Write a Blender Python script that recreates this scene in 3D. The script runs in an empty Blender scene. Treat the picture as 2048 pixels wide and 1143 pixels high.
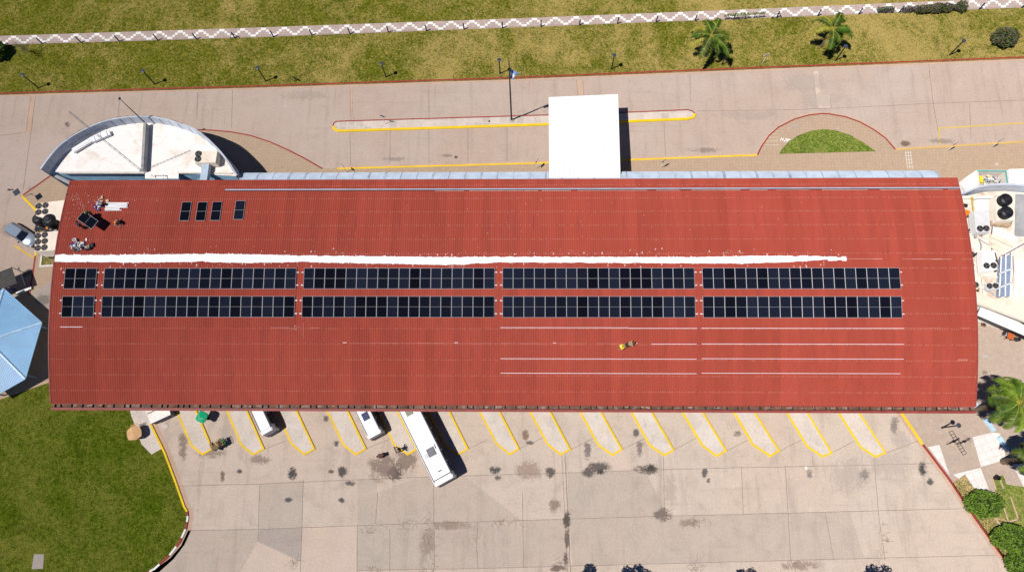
import bpy, math, random
from mathutils import Vector, Matrix, noise as mnoise
random.seed(7)
S = bpy.context.scene; COL = S.collection
PI = math.pi; rad = math.radians
# ------------------------------------------------------------ camera calibration
FPX, CX, CY, HC = 1447.0, 1024.0, 571.5, 85.0
_d = Vector((31.0, -398.5, -FPX)).normalized()
_Z = -_d
_X = Vector((1, 0, -_d[0]/_d[2])).normalized()
_Y = _Z.cross(_X)
def G(px, py, z=0.0):
    """point of the photograph -> place in the world at height z"""
    c = Vector((px-CX, -(py-CY), -FPX))
    w = (_X.dot(c), _Y.dot(c), _Z.dot(c)); t = (z-HC)/w[2]
    return (w[0]*t, w[1]*t)
def G3(px, py, z=0.0):
    a = G(px, py, z); return Vector((a[0], a[1], z))
def PX(x, y, z):
    p = Vector((x, y, z-HC)); c = _X*p[0]+_Y*p[1]+_Z*p[2]
    return (CX+FPX*c[0]/-c[2], CY-FPX*c[1]/-c[2])
def zr(Y): return 10.1-0.0107*(Y-27.0)**2          # the arched roof
def RF(px, py, h=0.0):
    z = 9.5
    for _ in range(12):
        x, y = G(px, py, z); z = zr(y)+h
    return Vector((x, y, z))
def pts(L, z=0.0): return [G(a, b, z) for a, b in L]

# ------------------------------------------------------------ materials
def new_mat(name):
    m = bpy.data.materials.new(name); m.use_nodes = True
    nt = m.node_tree; nt.nodes.clear()
    out = nt.nodes.new('ShaderNodeOutputMaterial'); b = nt.nodes.new('ShaderNodeBsdfPrincipled')
    nt.links.new(b.outputs[0], out.inputs[0]); b.inputs['Diffuse Roughness'].default_value = 1.0
    return m, nt, b, out
class NT:
    def __init__(s, nt): s.nt = nt
    def n(s, t, **k):
        x = s.nt.nodes.new(t)
        for a, v in k.items(): setattr(x, a, v)
        return x
    def l(s, a, b): s.nt.links.new(a, b)
    def pos(s, kind='world', scale=(1, 1, 1), rot=(0, 0, 0)):
        src = s.n('ShaderNodeNewGeometry').outputs['Position'] if kind == 'world' else s.n('ShaderNodeTexCoord').outputs['Object']
        mp = s.n('ShaderNodeMapping'); mp.inputs['Scale'].default_value = scale; mp.inputs['Rotation'].default_value = rot
        s.l(src, mp.inputs[0]); return mp.outputs[0]
    def noise(s, vec, scale, detail=4, rough=.55, dist=0):
        x = s.n('ShaderNodeTexNoise'); x.inputs['Scale'].default_value = scale; x.inputs['Detail'].default_value = detail
        x.inputs['Roughness'].default_value = rough; x.inputs['Distortion'].default_value = dist
        s.l(vec, x.inputs['Vector']); return x.outputs['Fac']
    def ramp(s, fac, a, b, lo=0.0, hi=1.0):
        x = s.n('ShaderNodeMapRange'); x.interpolation_type = 'SMOOTHSTEP'
        x.inputs[1].default_value = a; x.inputs[2].default_value = b; x.inputs[3].default_value = lo; x.inputs[4].default_value = hi
        s.l(fac, x.inputs[0]); return x.outputs[0]
    def mix(s, fac, a, b, mode='MIX'):
        x = s.n('ShaderNodeMix'); x.data_type = 'RGBA'; x.blend_type = mode
        if isinstance(fac, (int, float)): x.inputs[0].default_value = fac
        else: s.l(fac, x.inputs[0])
        for v, i in ((a, 6), (b, 7)):
            if isinstance(v, (tuple, list)): x.inputs[i].default_value = (v[0], v[1], v[2], 1)
            else: s.l(v, x.inputs[i])
        return x.outputs[2]
    def math(s, op, a, b=None, c=None):
        x = s.n('ShaderNodeMath'); x.operation = op
        for i, v in enumerate((a, b, c)):
            if v is None: continue
            if isinstance(v, (int, float)): x.inputs[i].default_value = v
            else: s.l(v, x.inputs[i])
        return x.outputs[0]
    def gray(s, v):
        x = s.n('ShaderNodeCombineColor')
        for i in range(3): s.l(v, x.inputs[i])
        return x.outputs[0]
    def bump(s, h, strength, dist, bsdf):
        x = s.n('ShaderNodeBump'); x.inputs['Strength'].default_value = strength; x.inputs['Distance'].default_value = dist
        s.l(h, x.inputs['Height']); s.l(x.outputs[0], bsdf.inputs['Normal'])
MATS = {}
def mat(name, col, rough=.7, var=.12, scale=2.0, metal=0.0, spec=.3, dirt=None, dirt_amt=.5, coord='object', bump=0, coat=0):
    if name in MATS: return MATS[name]
    m, nt, b, out = new_mat(name); N = NT(nt)
    v = N.pos(coord)
    f = N.noise(v, scale, 6, .6)
    c = N.mix(N.ramp(f, .3, .7), tuple(x*(1-var) for x in col), tuple(min(.9, x*(1+var)) for x in col))
    if dirt:
        g = N.noise(v, scale*.45, 8, .7, .6)
        c = N.mix(N.ramp(g, .5, .72, 0, dirt_amt), c, dirt)
    N.l(c, b.inputs['Base Color'])
    b.inputs['Roughness'].default_value = rough; b.inputs['Metallic'].default_value = metal
    b.inputs['Specular IOR Level'].default_value = spec; b.inputs['Coat Weight'].default_value = coat
    if bump: N.bump(f, .5, bump, b)
    MATS[name] = m; return m
def concrete(name, col, warm, dark, large=.07, streak=0.0, rot=0, amp=1.0):
    m, nt, b, out = new_mat(name); N = NT(nt)
    v = N.pos()
    big = N.noise(v, large, 5, .6, .8); mid = N.noise(v, .45, 8, .68, .5); fine = N.noise(v, 5.5, 6, .7)
    blot = N.noise(v, 1.5, 4, .6, 1.5)
    c = N.mix(N.ramp(big, .38, .62), col, warm)
    c = N.mix(N.ramp(mid, .45, .75, 0, .55*amp), c, dark)
    c = N.mix(N.ramp(blot, .60, .75, 0, .30*amp), c, tuple(x*.72 for x in dark))
    c = N.mix(N.ramp(mid, .42, .28, 0, .4*amp), c, tuple(min(.8, x*1.22) for x in col))
    if streak:
        vs = N.pos('world', (.9, .09, 1), (0, 0, rot)); st = N.noise(vs, 1.0, 6, .65, .3)
        c = N.mix(N.ramp(st, .5, .74, 0, streak), c, tuple(x*.85 for x in dark))
        vt = N.pos('world', (.06, 1.4, 1), (0, 0, .04)); s2 = N.noise(vt, 1.0, 5, .65)
        c = N.mix(N.ramp(s2, .55, .75, 0, streak*.7), c, tuple(x*.9 for x in dark))
    c = N.mix(1.0, c, N.gray(N.ramp(fine, .2, .8, .86, 1.12)), 'MULTIPLY')
    grit = N.noise(v, 30, 3, .7)
    c = N.mix(1.0, c, N.gray(N.ramp(grit, .25, .75, .90, 1.08)), 'MULTIPLY')
    N.l(c, b.inputs['Base Color']); b.inputs['Roughness'].default_value = .85; b.inputs['Specular IOR Level'].default_value = .2
    N.bump(fine, .25, .02, b)
    MATS[name] = m; return m
def grass(name, g1, g2, dry, dryamt, dryshift=0.0):
    m, nt, b, out = new_mat(name); N = NT(nt)
    v = N.pos()
    big = N.noise(v, .075, 4, .6, 1.0); mid = N.noise(v, .5, 6, .72, .8); tuft = N.noise(v, 3.2, 6, .8, .8); fine = N.noise(v, 8, 5, .85)
    c = N.mix(N.ramp(tuft, .40, .60), g1, g2)
    s = N.math('ADD', N.math('MULTIPLY', big, .60), N.math('MULTIPLY', mid, .42))
    if dryshift:
        x = N.n('ShaderNodeSeparateXYZ'); N.l(N.n('ShaderNodeNewGeometry').outputs['Position'], x.inputs[0])
        s = N.math('ADD', s, N.math('MULTIPLY', x.outputs[0], dryshift))
    s = N.math('ADD', s, N.math('MULTIPLY', N.math('SUBTRACT', fine, .5), .75))
    s = N.math('ADD', s, N.math('MULTIPLY', N.math('SUBTRACT', tuft, .5), .55))
    c = N.mix(N.ramp(s, .42, .66, 0, dryamt), c, dry)
    dk = N.noise(v, .28, 5, .65, 1.5)
    c = N.mix(N.ramp(dk, .52, .75, 0, .45), c, tuple(x*.6 for x in g1))
    c = N.mix(1.0, c, N.gray(N.ramp(fine, .30, .70, .50, 1.5)), 'MULTIPLY')
    N.l(c, b.inputs['Base Color']); b.inputs['Roughness'].default_value = .95; b.inputs['Specular IOR Level'].default_value = .0
    h = N.math('ADD', fine, tuft); N.bump(h, .8, .08, b)
    MATS[name] = m; return m
def tiles(name, col, joint, size=.4, rot=0.0, w=.03, var=.1, dirt=.25):
    m, nt, b, out = new_mat(name); N = NT(nt)
    v = N.pos('world', (1, 1, 1), (0, 0, rot))
    br = N.n('ShaderNodeTexBrick'); br.offset = 0; br.inputs['Scale'].default_value = 1.0
    br.inputs['Brick Width'].default_value = size; br.inputs['Row Height'].default_value = size; br.inputs['Mortar Size'].default_value = w*size
    br.inputs['Color1'].default_value = (*[x*(1-var) for x in col], 1); br.inputs['Color2'].default_value = (*[min(.9, x*(1+var)) for x in col], 1)
    br.inputs['Mortar'].default_value = (*joint, 1); N.l(v, br.inputs['Vector'])
    w2 = N.pos(); mid = N.noise(w2, .5, 8, .7, .7); fine = N.noise(w2, 6, 4, .7)
    c = N.mix(N.ramp(mid, .48, .75, 0, dirt), br.outputs['Color'], tuple(x*.6 for x in col))
    c = N.mix(1.0, c, N.gray(N.ramp(fine, .2, .8, .88, 1.1)), 'MULTIPLY')
    N.l(c, b.inputs['Base Color']); b.inputs['Roughness'].default_value = .8; b.inputs['Specular IOR Level'].default_value = .2
    MATS[name] = m; return m
def paint(name, col, wear, amt=.5, rough=.7, scale=2.5):
    m, nt, b, out = new_mat(name); N = NT(nt); v = N.pos()
    f = N.noise(v, scale, 8, .75, .5); g = N.noise(v, .6, 4, .6)
    c = N.mix(N.ramp(g, .3, .7), tuple(x*.88 for x in col), col)
    c = N.mix(N.ramp(f, .56, .66, 0, amt), c, wear)
    N.l(c, b.inputs['Base Color']); b.inputs['Roughness'].default_value = rough; b.inputs['Specular IOR Level'].default_value = .25
    MATS[name] = m; return m

concrete('yard concrete', (.575, .492, .415), (.58, .48, .395), (.43, .355, .295), .06, .5, .5)
concrete('yard concrete grey', (.505, .435, .365), (.52, .435, .36), (.39, .33, .28), .07, .35, .5)
concrete('slab pale', (.60, .50, .42), (.60, .49, .40), (.48, .40, .335), .1, .1, 0, .6)
concrete('slab dark', (.44, .385, .34), (.455, .385, .335), (.35, .305, .265), .1, .2, 0, .7)
concrete('road concrete', (.50, .41, .35), (.49, .385, .315), (.39, .31, .255), .05, .45, 1.57, .8)
concrete('island concrete', (.65, .595, .54), (.63, .56, .49), (.46, .40, .355), .12, .15, .5)
concrete('gutter concrete', (.56, .41, .31), (.54, .38, .28), (.40, .29, .21), .2)
concrete('patch concrete', (.40, .35, .31), (.44, .37, .31), (.28, .24, .2), .2)
grass('lawn north', (.062, .084, .006), (.185, .175, .018), (.40, .30, .10), .9, .0008)
grass('lawn south', (.036, .066, .002), (.098, .138, .008), (.26, .23, .05), .5)
grass('lawn bright', (.08, .14, .018), (.19, .24, .035), (.38, .32, .12), .45)
grass('lawn mottled', (.09, .12, .02), (.2, .19, .05), (.5, .36, .18), .95)
tiles('tile tan', (.46, .345, .245), (.40, .295, .205), .4, 0.02, .05, .03, .18)
tiles('tile plaza', (.47, .375, .305), (.42, .335, .27), .4, -.31, .03, .05, .2)
tiles('tile white', (.72, .67, .64), (.60, .53, .47), .8, -.31, .03, .04, .12)
tiles('tile path', (.47, .375, .33), (.35, .27, .23), .4, 0.04, .03, .08, .3)
tiles('tile island', (.58, .51, .45), (.62, .55, .49), 1.1, 0.04, .06, .12, .35)
Myel = paint('paint yellow', (.80, .57, .008), (.50, .40, .22), .45)
Myel2 = paint('paint yellow faded', (.66, .46, .08), (.52, .42, .33), .75)
Mred = paint('paint red', (.33, .045, .035), (.42, .28, .22), .35)
Mwht = paint('paint white', (.8, .78, .74), (.5, .42, .36), .3)
Mwall = mat('render white', (.66, .62, .56), .85, .08, .8, dirt=(.45, .36, .27), dirt_amt=.5)
Mbluew = mat('render blue', (.20, .36, .50), .8, .12, .7, dirt=(.1, .15, .2), dirt_amt=.5)
def scuffed(name, col, d1, d2, a1, a2):
    m, nt, b, out = new_mat(name); N = NT(nt); v = N.pos()
    c = N.mix(N.ramp(N.noise(v, .35, 6, .7, .8), .48, .70, 0, a1), col, d1)
    st = N.noise(N.pos('world', (.55, 3.0, 1)), 1.0, 8, .75, 1.0)
    c = N.mix(N.ramp(st, .58, .70, 0, a2), c, d2)
    c = N.mix(1.0, c, N.gray(N.ramp(N.noise(v, 6, 4, .7), .2, .8, .93, 1.05)), 'MULTIPLY')
    N.l(c, b.inputs['Base Color']); b.inputs['Roughness'].default_value = .8; b.inputs['Specular IOR Level'].default_value = .1
    MATS[name] = m; return m
Mwhiteroof = scuffed('white membrane', (.84, .81, .78), (.66, .54, .43), (.36, .32, .30), .6, .6)
Mredtrim = mat('red trim', (.30, .060, .048), .55, .15, 1.0, dirt=(.2, .05, .04))
Mblack = mat('black plastic', (.012, .012, .015), .45, .2, 2)
Mdark = mat('dark metal', (.02, .02, .024), .5, .2, 2)
Mgal = mat('galvanised', (.46, .54, .64), .5, .10, .8, .1, dirt=(.30, .35, .42), dirt_amt=.5)
Malu = mat('aluminium', (.82, .80, .82), .35, .05, 2, .15)
Mwhitep = mat('white paint metal', (.82, .82, .82), .4, .02, .7)
Mglass = mat('dark glass', (.012, .018, .03), .08, .2, 1, spec=.6)
Mskin = mat('skin', (.34, .18, .11), .6, .05, 4)
Mleaf = mat('leaf dark', (.060, .125, .012), .6, .5, 1.2)
Mleaf2 = mat('leaf light', (.16, .25, .025), .6, .4, 1.2)
Mleaf3 = mat('leaf olive', (.085, .075, .028), .7, .4, 1.2)
Mpalm = mat('palm green', (.085, .13, .014), .45, .4, 1.0, spec=.5)
Mpalmy = mat('palm yellow', (.32, .29, .035), .45, .3, 1.0, spec=.5)
Mbark = mat('bark', (.14, .10, .07), .9, .3, 5)
Mtwig = mat('twig', (.16, .12, .11), .9, .3, 5)
Mrust = mat('rusty brown', (.17, .085, .05), .85, .4, 1.7, dirt=(.45, .36, .31), dirt_amt=.85)
Mtyre = mat('tyre', (.015, .015, .016), .9)

# red corrugated roof with rows of fixings
def roof_mat():
    m, nt, b, out = new_mat('red roof sheet'); N = NT(nt)
    v = N.pos()
    big = N.noise(v, .06, 4, .6, .5)
    mid = N.noise(N.pos('world', (1.0, .12, 1)), 1.3, 6, .65)
    fine = N.noise(v, 6, 5, .7)
    c = N.mix(N.ramp(big, .35, .65), (.395, .073, .046), (.415, .081, .053))
    c = N.mix(N.ramp(mid, .4, .75, 0, .5), c, (.33, .058, .041))
    c = N.mix(N.ramp(fine, .60, .8, 0, .35), c, (.42, .13, .10))
    sp = N.n('ShaderNodeSeparateXYZ'); N.l(N.n('ShaderNodeNewGeometry').outputs['Position'], sp.inputs[0])
    def near(val, period, off, w):
        t = N.math('FRACT', N.math('DIVIDE', N.math('ADD', val, off), period))
        d = N.math('MULTIPLY', N.math('ABSOLUTE', N.math('SUBTRACT', t, .5)), period)
        return N.math('LESS_THAN', d, w)
    # every sheet has weathered a little differently
    cv = N.n('ShaderNodeCombineXYZ'); N.l(N.math('FLOOR', N.math('DIVIDE', sp.outputs[0], 1.0)), cv.inputs[0]); N.l(N.math('FLOOR', N.math('DIVIDE', sp.outputs[1], 8.1)), cv.inputs[1])
    wn = N.n('ShaderNodeTexWhiteNoise'); wn.noise_dimensions = '2D'; N.l(cv.outputs[0], wn.inputs['Vector'])
    c = N.mix(1.0, c, N.gray(N.ramp(wn.outputs['Value'], 0, 1, .94, 1.06)), 'MULTIPLY')
    runs = N.noise(N.pos('world', (2.2, .10, 1)), 1.0, 6, .7)
    c = N.mix(N.ramp(runs, .52, .72, 0, .35), c, (.26, .060, .048))
    row = near(sp.outputs[1], 1.62, .81-8.1+1.62*20, .042)
    colm = near(sp.outputs[0], .25, 0.125+100, .05)
    gate = N.math('GREATER_THAN', N.noise(v, 3.7, 2, .5), .46)
    dot = N.math('MULTIPLY', N.math('MULTIPLY', row, colm), gate)
    c = N.mix(N.math('MULTIPLY', dot, .42), c, (.66, .40, .33))
    rowg = near(sp.outputs[1], 1.62, .81-8.1+1.62*20, .09)
    sc = N.math('MULTIPLY', rowg, N.ramp(N.noise(v, 1.7, 8, .8), .55, .72, 0, .4))
    c = N.mix(sc, c, (.60, .30, .24))
    # sunlight gradient put into the colour: brighter east end, darker west
    light_grad = N.ramp(N.math('ADD', sp.outputs[0], N.math('MULTIPLY', big, 30)), -60, 70, .79, .99)
    c = N.mix(1.0, c, N.gray(light_grad), 'MULTIPLY')
    N.l(c, b.inputs['Base Color']); b.inputs['Roughness'].default_value = .75; b.inputs['Specular IOR Level'].default_value = .08
    MATS['red roof sheet'] = m; return m
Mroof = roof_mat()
def panel_mat():
    m, nt, b, out = new_mat('solar cells'); N = NT(nt)
    sp = N.n('ShaderNodeSeparateXYZ'); N.l(N.n('ShaderNodeTexCoord').outputs['Object'], sp.inputs[0])
    def near(val, period, w):
        t = N.math('FRACT', N.math('DIVIDE', N.math('ADD', val, 50*period), period))
        d = N.math('MULTIPLY', N.math('ABSOLUTE', N.math('SUBTRACT', t, .5)), period)
        return N.math('GREATER_THAN', d, period*.5-w)
    lx = near(sp.outputs[0], .184, .006); ly = near(sp.outputs[1], .093, .004)
    g = N.math('MAXIMUM', lx, N.math('MULTIPLY', ly, .5))
    oi = N.n('ShaderNodeObjectInfo').outputs['Random']
    c = N.mix(N.math('MULTIPLY', g, N.ramp(oi, 0, 1, .25, .7)), N.mix(oi, (.003, .0035, .008), (.011, .015, .032)), (.075, .085, .11))  # random bluish tone per panel, faint sky reflection put into the colour
    N.l(c, b.inputs['Base Color']); b.inputs['Roughness'].default_value = .3; b.inputs['Specular IOR Level'].default_value = .0
    return m
Mcell = panel_mat()
def stain_mat():
    m, nt, b, out = new_mat('stain'); N = NT(nt)
    uv = N.n('ShaderNodeUVMap').outputs[0]
    x = N.n('ShaderNodeVectorMath'); x.operation = 'LENGTH'; N.l(uv, x.inputs[0])
    at = N.n('ShaderNodeAttribute'); at.attribute_name = 'tint'
    v = N.pos()
    n1 = N.noise(v, 1.1, 6, .7, .6); n2 = N.noise(v, 5, 6, .75)
    e = N.math('ADD', x.outputs['Value'], N.math('MULTIPLY', N.math('SUBTRACT', n1, .5), 2.4))
    e = N.math('ADD', e, N.math('MULTIPLY', N.math('SUBTRACT', n2, .5), 2.2))
    edge = N.math('LESS_THAN', x.outputs['Value'], 1.0)
    al = N.math('MULTIPLY', N.math('MULTIPLY', N.ramp(e, .85, .30, 0, 1), at.outputs['Alpha']), edge)
    al = N.math('MULTIPLY', al, N.ramp(x.outputs['Value'], 1.0, .45, 0, 1))
    N.l(at.outputs['Color'], b.inputs['Base Color']); N.l(al, b.inputs['Alpha']); b.inputs['Roughness'].default_value = .7
    return m
Mstain = stain_mat()
def flat(name, col, rough=.7, metal=0): return mat(name, col, rough, .06, 3, metal)

# ------------------------------------------------------------ mesh builder
class MB:
    def __init__(s): s.v = []; s.f = []; s.m = []; s.mats = []
    def mi(s, m):
        if m not in s.mats: s.mats.append(m)
        return s.mats.index(m)
    def add(s, vs, fs, m):
        o = len(s.v); s.v += [tuple(v) for v in vs]; k = s.mi(m)
        for f in fs: s.f.append(tuple(i+o for i in f)); s.m.append(k)
    def prism(s, poly, z0, z1, m, mtop=None, bottom=False):
        if isinstance(m, str): m = MATS[m]
        n = len(poly)
        ar = sum(poly[i][0]*poly[(i+1) % n][1]-poly[(i+1) % n][0]*poly[i][1] for i in range(n))
        if ar < 0: poly = poly[::-1]
        zz0 = z0 if isinstance(z0, (list, tuple)) else [z0]*n; zz1 = z1 if isinstance(z1, (list, tuple)) else [z1]*n
        if ar < 0: zz0 = list(zz0)[::-1]; zz1 = list(zz1)[::-1]
        vs = [(p[0], p[1], z) for p, z in zip(poly, zz0)]+[(p[0], p[1], z) for p, z in zip(poly, zz1)]
        s.add(vs, [(i, (i+1) % n, n+(i+1) % n, n+i) for i in range(n)], m)
        s.add(vs[n:], [tuple(range(n))], mtop or m)
        if bottom: s.add(vs[:n], [tuple(range(n))[::-1]], m)
    def sheet(s, poly, z, m):
        if isinstance(m, str): m = MATS[m]
        n = len(poly); ar = sum(poly[i][0]*poly[(i+1) % n][1]-poly[(i+1) % n][0]*poly[i][1] for i in range(n))
        if ar < 0: poly = poly[::-1]
        s.add([(p[0], p[1], z if len(p) < 3 else p[2]) for p in poly], [tuple(range(n))], m)
    def box(s, c, d, m, rz=0.0, M=None):
        if isinstance(m, str): m = MATS[m]
        vs = []
        for dz in (-.5, .5):
            for dx, dy in ((-.5, -.5), (.5, -.5), (.5, .5), (-.5, .5)):
                p = Vector((dx*d[0], dy*d[1], dz*d[2]))
                p.rotate(Matrix.Rotation(rz, 3, 'Z')); p += Vector(c)
                vs.append(M @ p if M else p)
        s.add(vs, [(3, 2, 1, 0), (4, 5, 6, 7), (0, 1, 5, 4), (1, 2, 6, 5), (2, 3, 7, 6), (3, 0, 4, 7)], m)
    def tube(s, P, r, m, n=8, cap=True):
        if isinstance(m, str): m = MATS[m]
        P = [Vector(p) for p in P]; R = r if isinstance(r, (list, tuple)) else [r]*len(P)
        rings = []; vs = []
        for i, p in enumerate(P):
            t = (P[min(i+1, len(P)-1)]-P[max(i-1, 0)]).normalized()
            u = t.cross(Vector((0, 0, 1)));
            if u.length < .05: u = Vector((1, 0, 0))
            u.normalize(); w = t.cross(u)
            for k in range(n):
                a = 2*PI*k/n; vs.append(p+(u*math.cos(a)+w*math.sin(a))*R[i])
        fs = [(i*n+k, i*n+(k+1) % n, (i+1)*n+(k+1) % n, (i+1)*n+k) for i in range(len(P)-1) for k in range(n)]
        if cap: fs += [tuple(range(n))[::-1], tuple((len(P)-1)*n+k for k in range(n))]
        s.add(vs, fs, m)
    def lathe(s, c, prof, m, n=20):
        if isinstance(m, str): m = MATS[m]
        vs = []; k = len(prof)
        for r, z in prof:
            for i in range(n): a = 2*PI*i/n; vs.append((c[0]+r*math.cos(a), c[1]+r*math.sin(a), c[2]+z))
        fs = [(j*n+i, j*n+(i+1) % n, (j+1)*n+(i+1) % n, (j+1)*n+i) for j in range(k-1) for i in range(n)]
        fs.append(tuple((k-1)*n+i for i in range(n))); fs.append(tuple(range(n))[::-1])
        s.add(vs, fs, m)
    def strip(s, P, w, z, m, off=0.0, h=0):
        """band of width w along a ground polyline, z = height; h>0 gives it sides"""
        if isinstance(m, str): m = MATS[m]
        P = [Vector((p[0], p[1], 0)) for p in P]; L = []; Rr = []
        for i, p in enumerate(P):
            a = (p-P[i-1]).normalized() if i else (P[1]-p).normalized()
            b = (P[i+1]-p).normalized() if i < len(P)-1 else a
            t = (a+b).normalized(); nrm = Vector((-t.y, t.x, 0)); k = 1/max(.5, nrm.dot(Vector((-a.y, a.x, 0))))
            L.append(p+nrm*k*(off+w/2)); Rr.append(p+nrm*k*(off-w/2))
        n = len(P)
        top = [(q.x, q.y, z) for q in L]+[(q.x, q.y, z) for q in Rr]
        s.add(top, [(i, n+i, n+i+1, i+1) for i in range(n-1)], m)
        if h:
            for A, sg in ((L, 1), (Rr, -1)):
                vs = [(q.x, q.y, z) for q in A]+[(q.x, q.y, z-h) for q in A]
                s.add(vs, [((i, i+1, n+i+1, n+i) if sg > 0 else (i+1, i, n+i, n+i+1)) for i in range(n-1)], m)
            for e in (0, n-1):
                s.add([(L[e].x, L[e].y, z), (Rr[e].x, Rr[e].y, z), (Rr[e].x, Rr[e].y, z-h), (L[e].x, L[e].y, z-h)], [(0, 1, 2, 3)], m)
    def build(s, name, parent=None, smooth=False, loc=None, label=None, kind=None, cat=None, group=None):
        me = bpy.data.meshes.new(name)
        o = Vector(loc) if loc is not None else Vector((0, 0, 0))
        me.from_pydata([(v[0]-o.x, v[1]-o.y, v[2]-o.z) for v in s.v], [], s.f)
        for m in s.mats: me.materials.append(m)
        me.polygons.foreach_set('material_index', s.m)
        if smooth: me.polygons.foreach_set('use_smooth', [True]*len(s.f))
        me.update()
        ob = bpy.data.objects.new(name, me); COL.objects.link(ob)
        if parent is not None:
            ob.parent = parent
        if loc is not None: ob.location = o
        tag(ob, label, cat, group, kind); return ob
def tag(o, label=None, cat=None, group=None, kind=None):
    if label: o['label'] = label
    if cat: o['category'] = cat
    if group: o['group'] = group
    if kind: o['kind'] = kind
    return o
def thing(name, label, cat, loc=(0, 0, 0), rz=0.0, group=None, M=None):
    o = bpy.data.objects.new(name, None); COL.objects.link(o); o.empty_display_size = .3
    if M is not None: o.matrix_world = M
    else: o.location = loc; o.rotation_euler = (0, 0, rz)
    return tag(o, label, cat, group)
def copy_tree(o, parent=None):
    c = o.copy(); COL.objects.link(c)
    if parent is not None: c.parent = parent
    for ch in list(KIDS.get(o.name, [])): 
        k = copy_tree(ch, c)
        KIDS.setdefault(c.name, []).append(k)
    return c
KIDS = {}
def reg(root):
    KIDS[root.name] = [c for c in bpy.data.objects if c.parent == root]
    for c in KIDS[root.name]: reg(c)
def struct(mb, name): return mb.build(name, kind='structure')

# ------------------------------------------------------------ ground, road, yard
g = MB(); g.sheet([(-900, -900), (900, -900), (900, 900), (-900, 900)], -.06, 'lawn north'); struct(g, 'ground')
kerbN = [(-400, 205), (0, 189), (512, 174.3), (1012, 158.2), (1512, 137.7), (2048, 116.8), (2500, 99)]
south_edge = [(2500, 1500), (-400, 1500)]
g = MB(); g.sheet(pts(kerbN)+pts([(2500, 720), (-400, 720)]), 0.0, 'road concrete'); struct(g, 'front_road')
g = MB(); g.sheet(pts([(-500, 700), (2500, 700), (2500, 1600), (-500, 1600)]), 0.004, 'yard concrete'); struct(g, 'bus_yard')
pathN = [(-400, 87), (0, 72), (512, 55.3), (1012, 37.7), (1512, 18), (2048, -5), (2500, -24)]
pathS = [(-400, 105), (0, 89.7), (512, 74.7), (1012, 55.7), (1512, 36.7), (2048, 15), (2500, -3)]
g = MB(); g.prism(pts(kerbN, .12)+pts(pathS[::-1], .12), 0, .12, 'lawn north'); struct(g, 'lawn')
g = MB(); g.prism(pts(pathN, .12)+pts([(2500, -400), (-400, -400)], .12), 0, .12, 'lawn north'); struct(g, 'lawn')
g = MB(); g.prism(pts(pathN, .13)+pts(pathS[::-1], .13), 0, .13, 'tile path')
# zigzag of white tiles along the promenade
def path_pt(px, t):   # t 0 south .. 1 north
    def yy(L):
        for (a, b), (c, d) in zip(L, L[1:]):
            if a <= px <= c: return b+(d-b)*(px-a)/(c-a)
        return L[-1][1]
    ys, yn = yy(pathS), yy(pathN); return (px, ys+(yn-ys)*t)
lev = [(3, 2), (2, 1), (1, 1), (0, 2), (1, 1), (2, 1)]
x = -20.0; k = 0
while x < 2080:
    for L, wd in lev:
        w = wd*5.21
        a0 = .06+L*.215; a1 = a0+.25
        q = [path_pt(x, a0), path_pt(x+w, a0), path_pt(x+w, a1), path_pt(x, a1)]
        g.sheet(pts(q, .134), .134, Mwht); x += w
struct(g, 'promenade_path')
# north kerb
g = MB(); P = pts(kerbN); g.strip(P, .20, .15, Mred, .10, .15); struct(g, 'kerb')
g = MB(); g.strip(P, .32, .008, 'gutter concrete', -.17); struct(g, 'gutter_strip')
# front pavement
frontline = [(675, 338), (1060, 327.5), (1255, 320.7), (1460, 313), (1514.5, 311)]
arcline = [(1514.5, 311), (1521.7, 295), (1537.5, 272), (1557.6, 254.6), (1589, 239), (1618, 231), (1643, 228.3), (1658, 229), (1689.7, 234.5), (1718.4, 244.6), (1747, 260.4), (1770, 277), (1790, 300)]
eastline = [(1790, 300), (2048, 284.5), (2500, 257)]
westarc = [(390, 260.5), (422, 261.2), (461, 264.5), (501, 271.7), (540, 284.4), (575, 300), (605, 315), (645, 338)]
g = MB()
g.prism(pts(westarc)+pts([(675, 338)])+pts(frontline[1:])+pts(arcline[1:])+pts(eastline[1:])+pts([(2500, 500), (900, 520), (380, 520)]), 0, .12, 'tile tan')
struct(g, 'front_pavement')
leftb = [(112, 346), (103, 351.6), (45, 392), (72, 420), (83, 455), (75, 490), (72, 512), (66, 555), (60, 590), (20, 600), (-60, 640), (-60, 830), (0, 797), (98, 763), (400, 700), (420, 380)]
g = MB(); g.prism(pts(leftb), 0, .12, 'tile tan'); struct(g, 'side_pavement')
g = MB(); g.sheet(pts([(57, 590), (103, 560), (140, 600), (84, 616)], .126), .126, 'patch concrete'); struct(g, 'pavement_patch')
g = MB()
g.strip(pts(westarc), .16, .145, Mred, 0, .15); g.strip(pts([(112, 346), (103, 351.6), (47, 391)]), .2, .145, Mred, 0, .15)
g.strip(pts([(72, 512), (66, 555), (60, 590)]), .2, .145, Mred, 0, .15)
g.strip(pts(arcline), .17, .145, Mred, 0, .15); struct(g, 'kerb')
g = MB(); g.strip(pts([(45, 392), (72, 420), (83, 455), (75, 490), (72, 512)]), .25, .15, Myel, 0, .15)
g.strip(pts(frontline), .20, .145, Myel, 0, .15); g.strip(pts(eastline), .15, .145, Myel2, 0, .15); struct(g, 'kerb')
g = MB(); g.strip(pts([(a, b-4) for a, b in arcline[1:-1]]), .15, .008, 'gutter concrete', 0); g.strip(pts([(a, b) for a, b in frontline]), .25, .008, 'gutter concrete', .25)
g.strip(pts(eastline), .25, .008, 'gutter concrete', .22); struct(g, 'gutter_strip')
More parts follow.
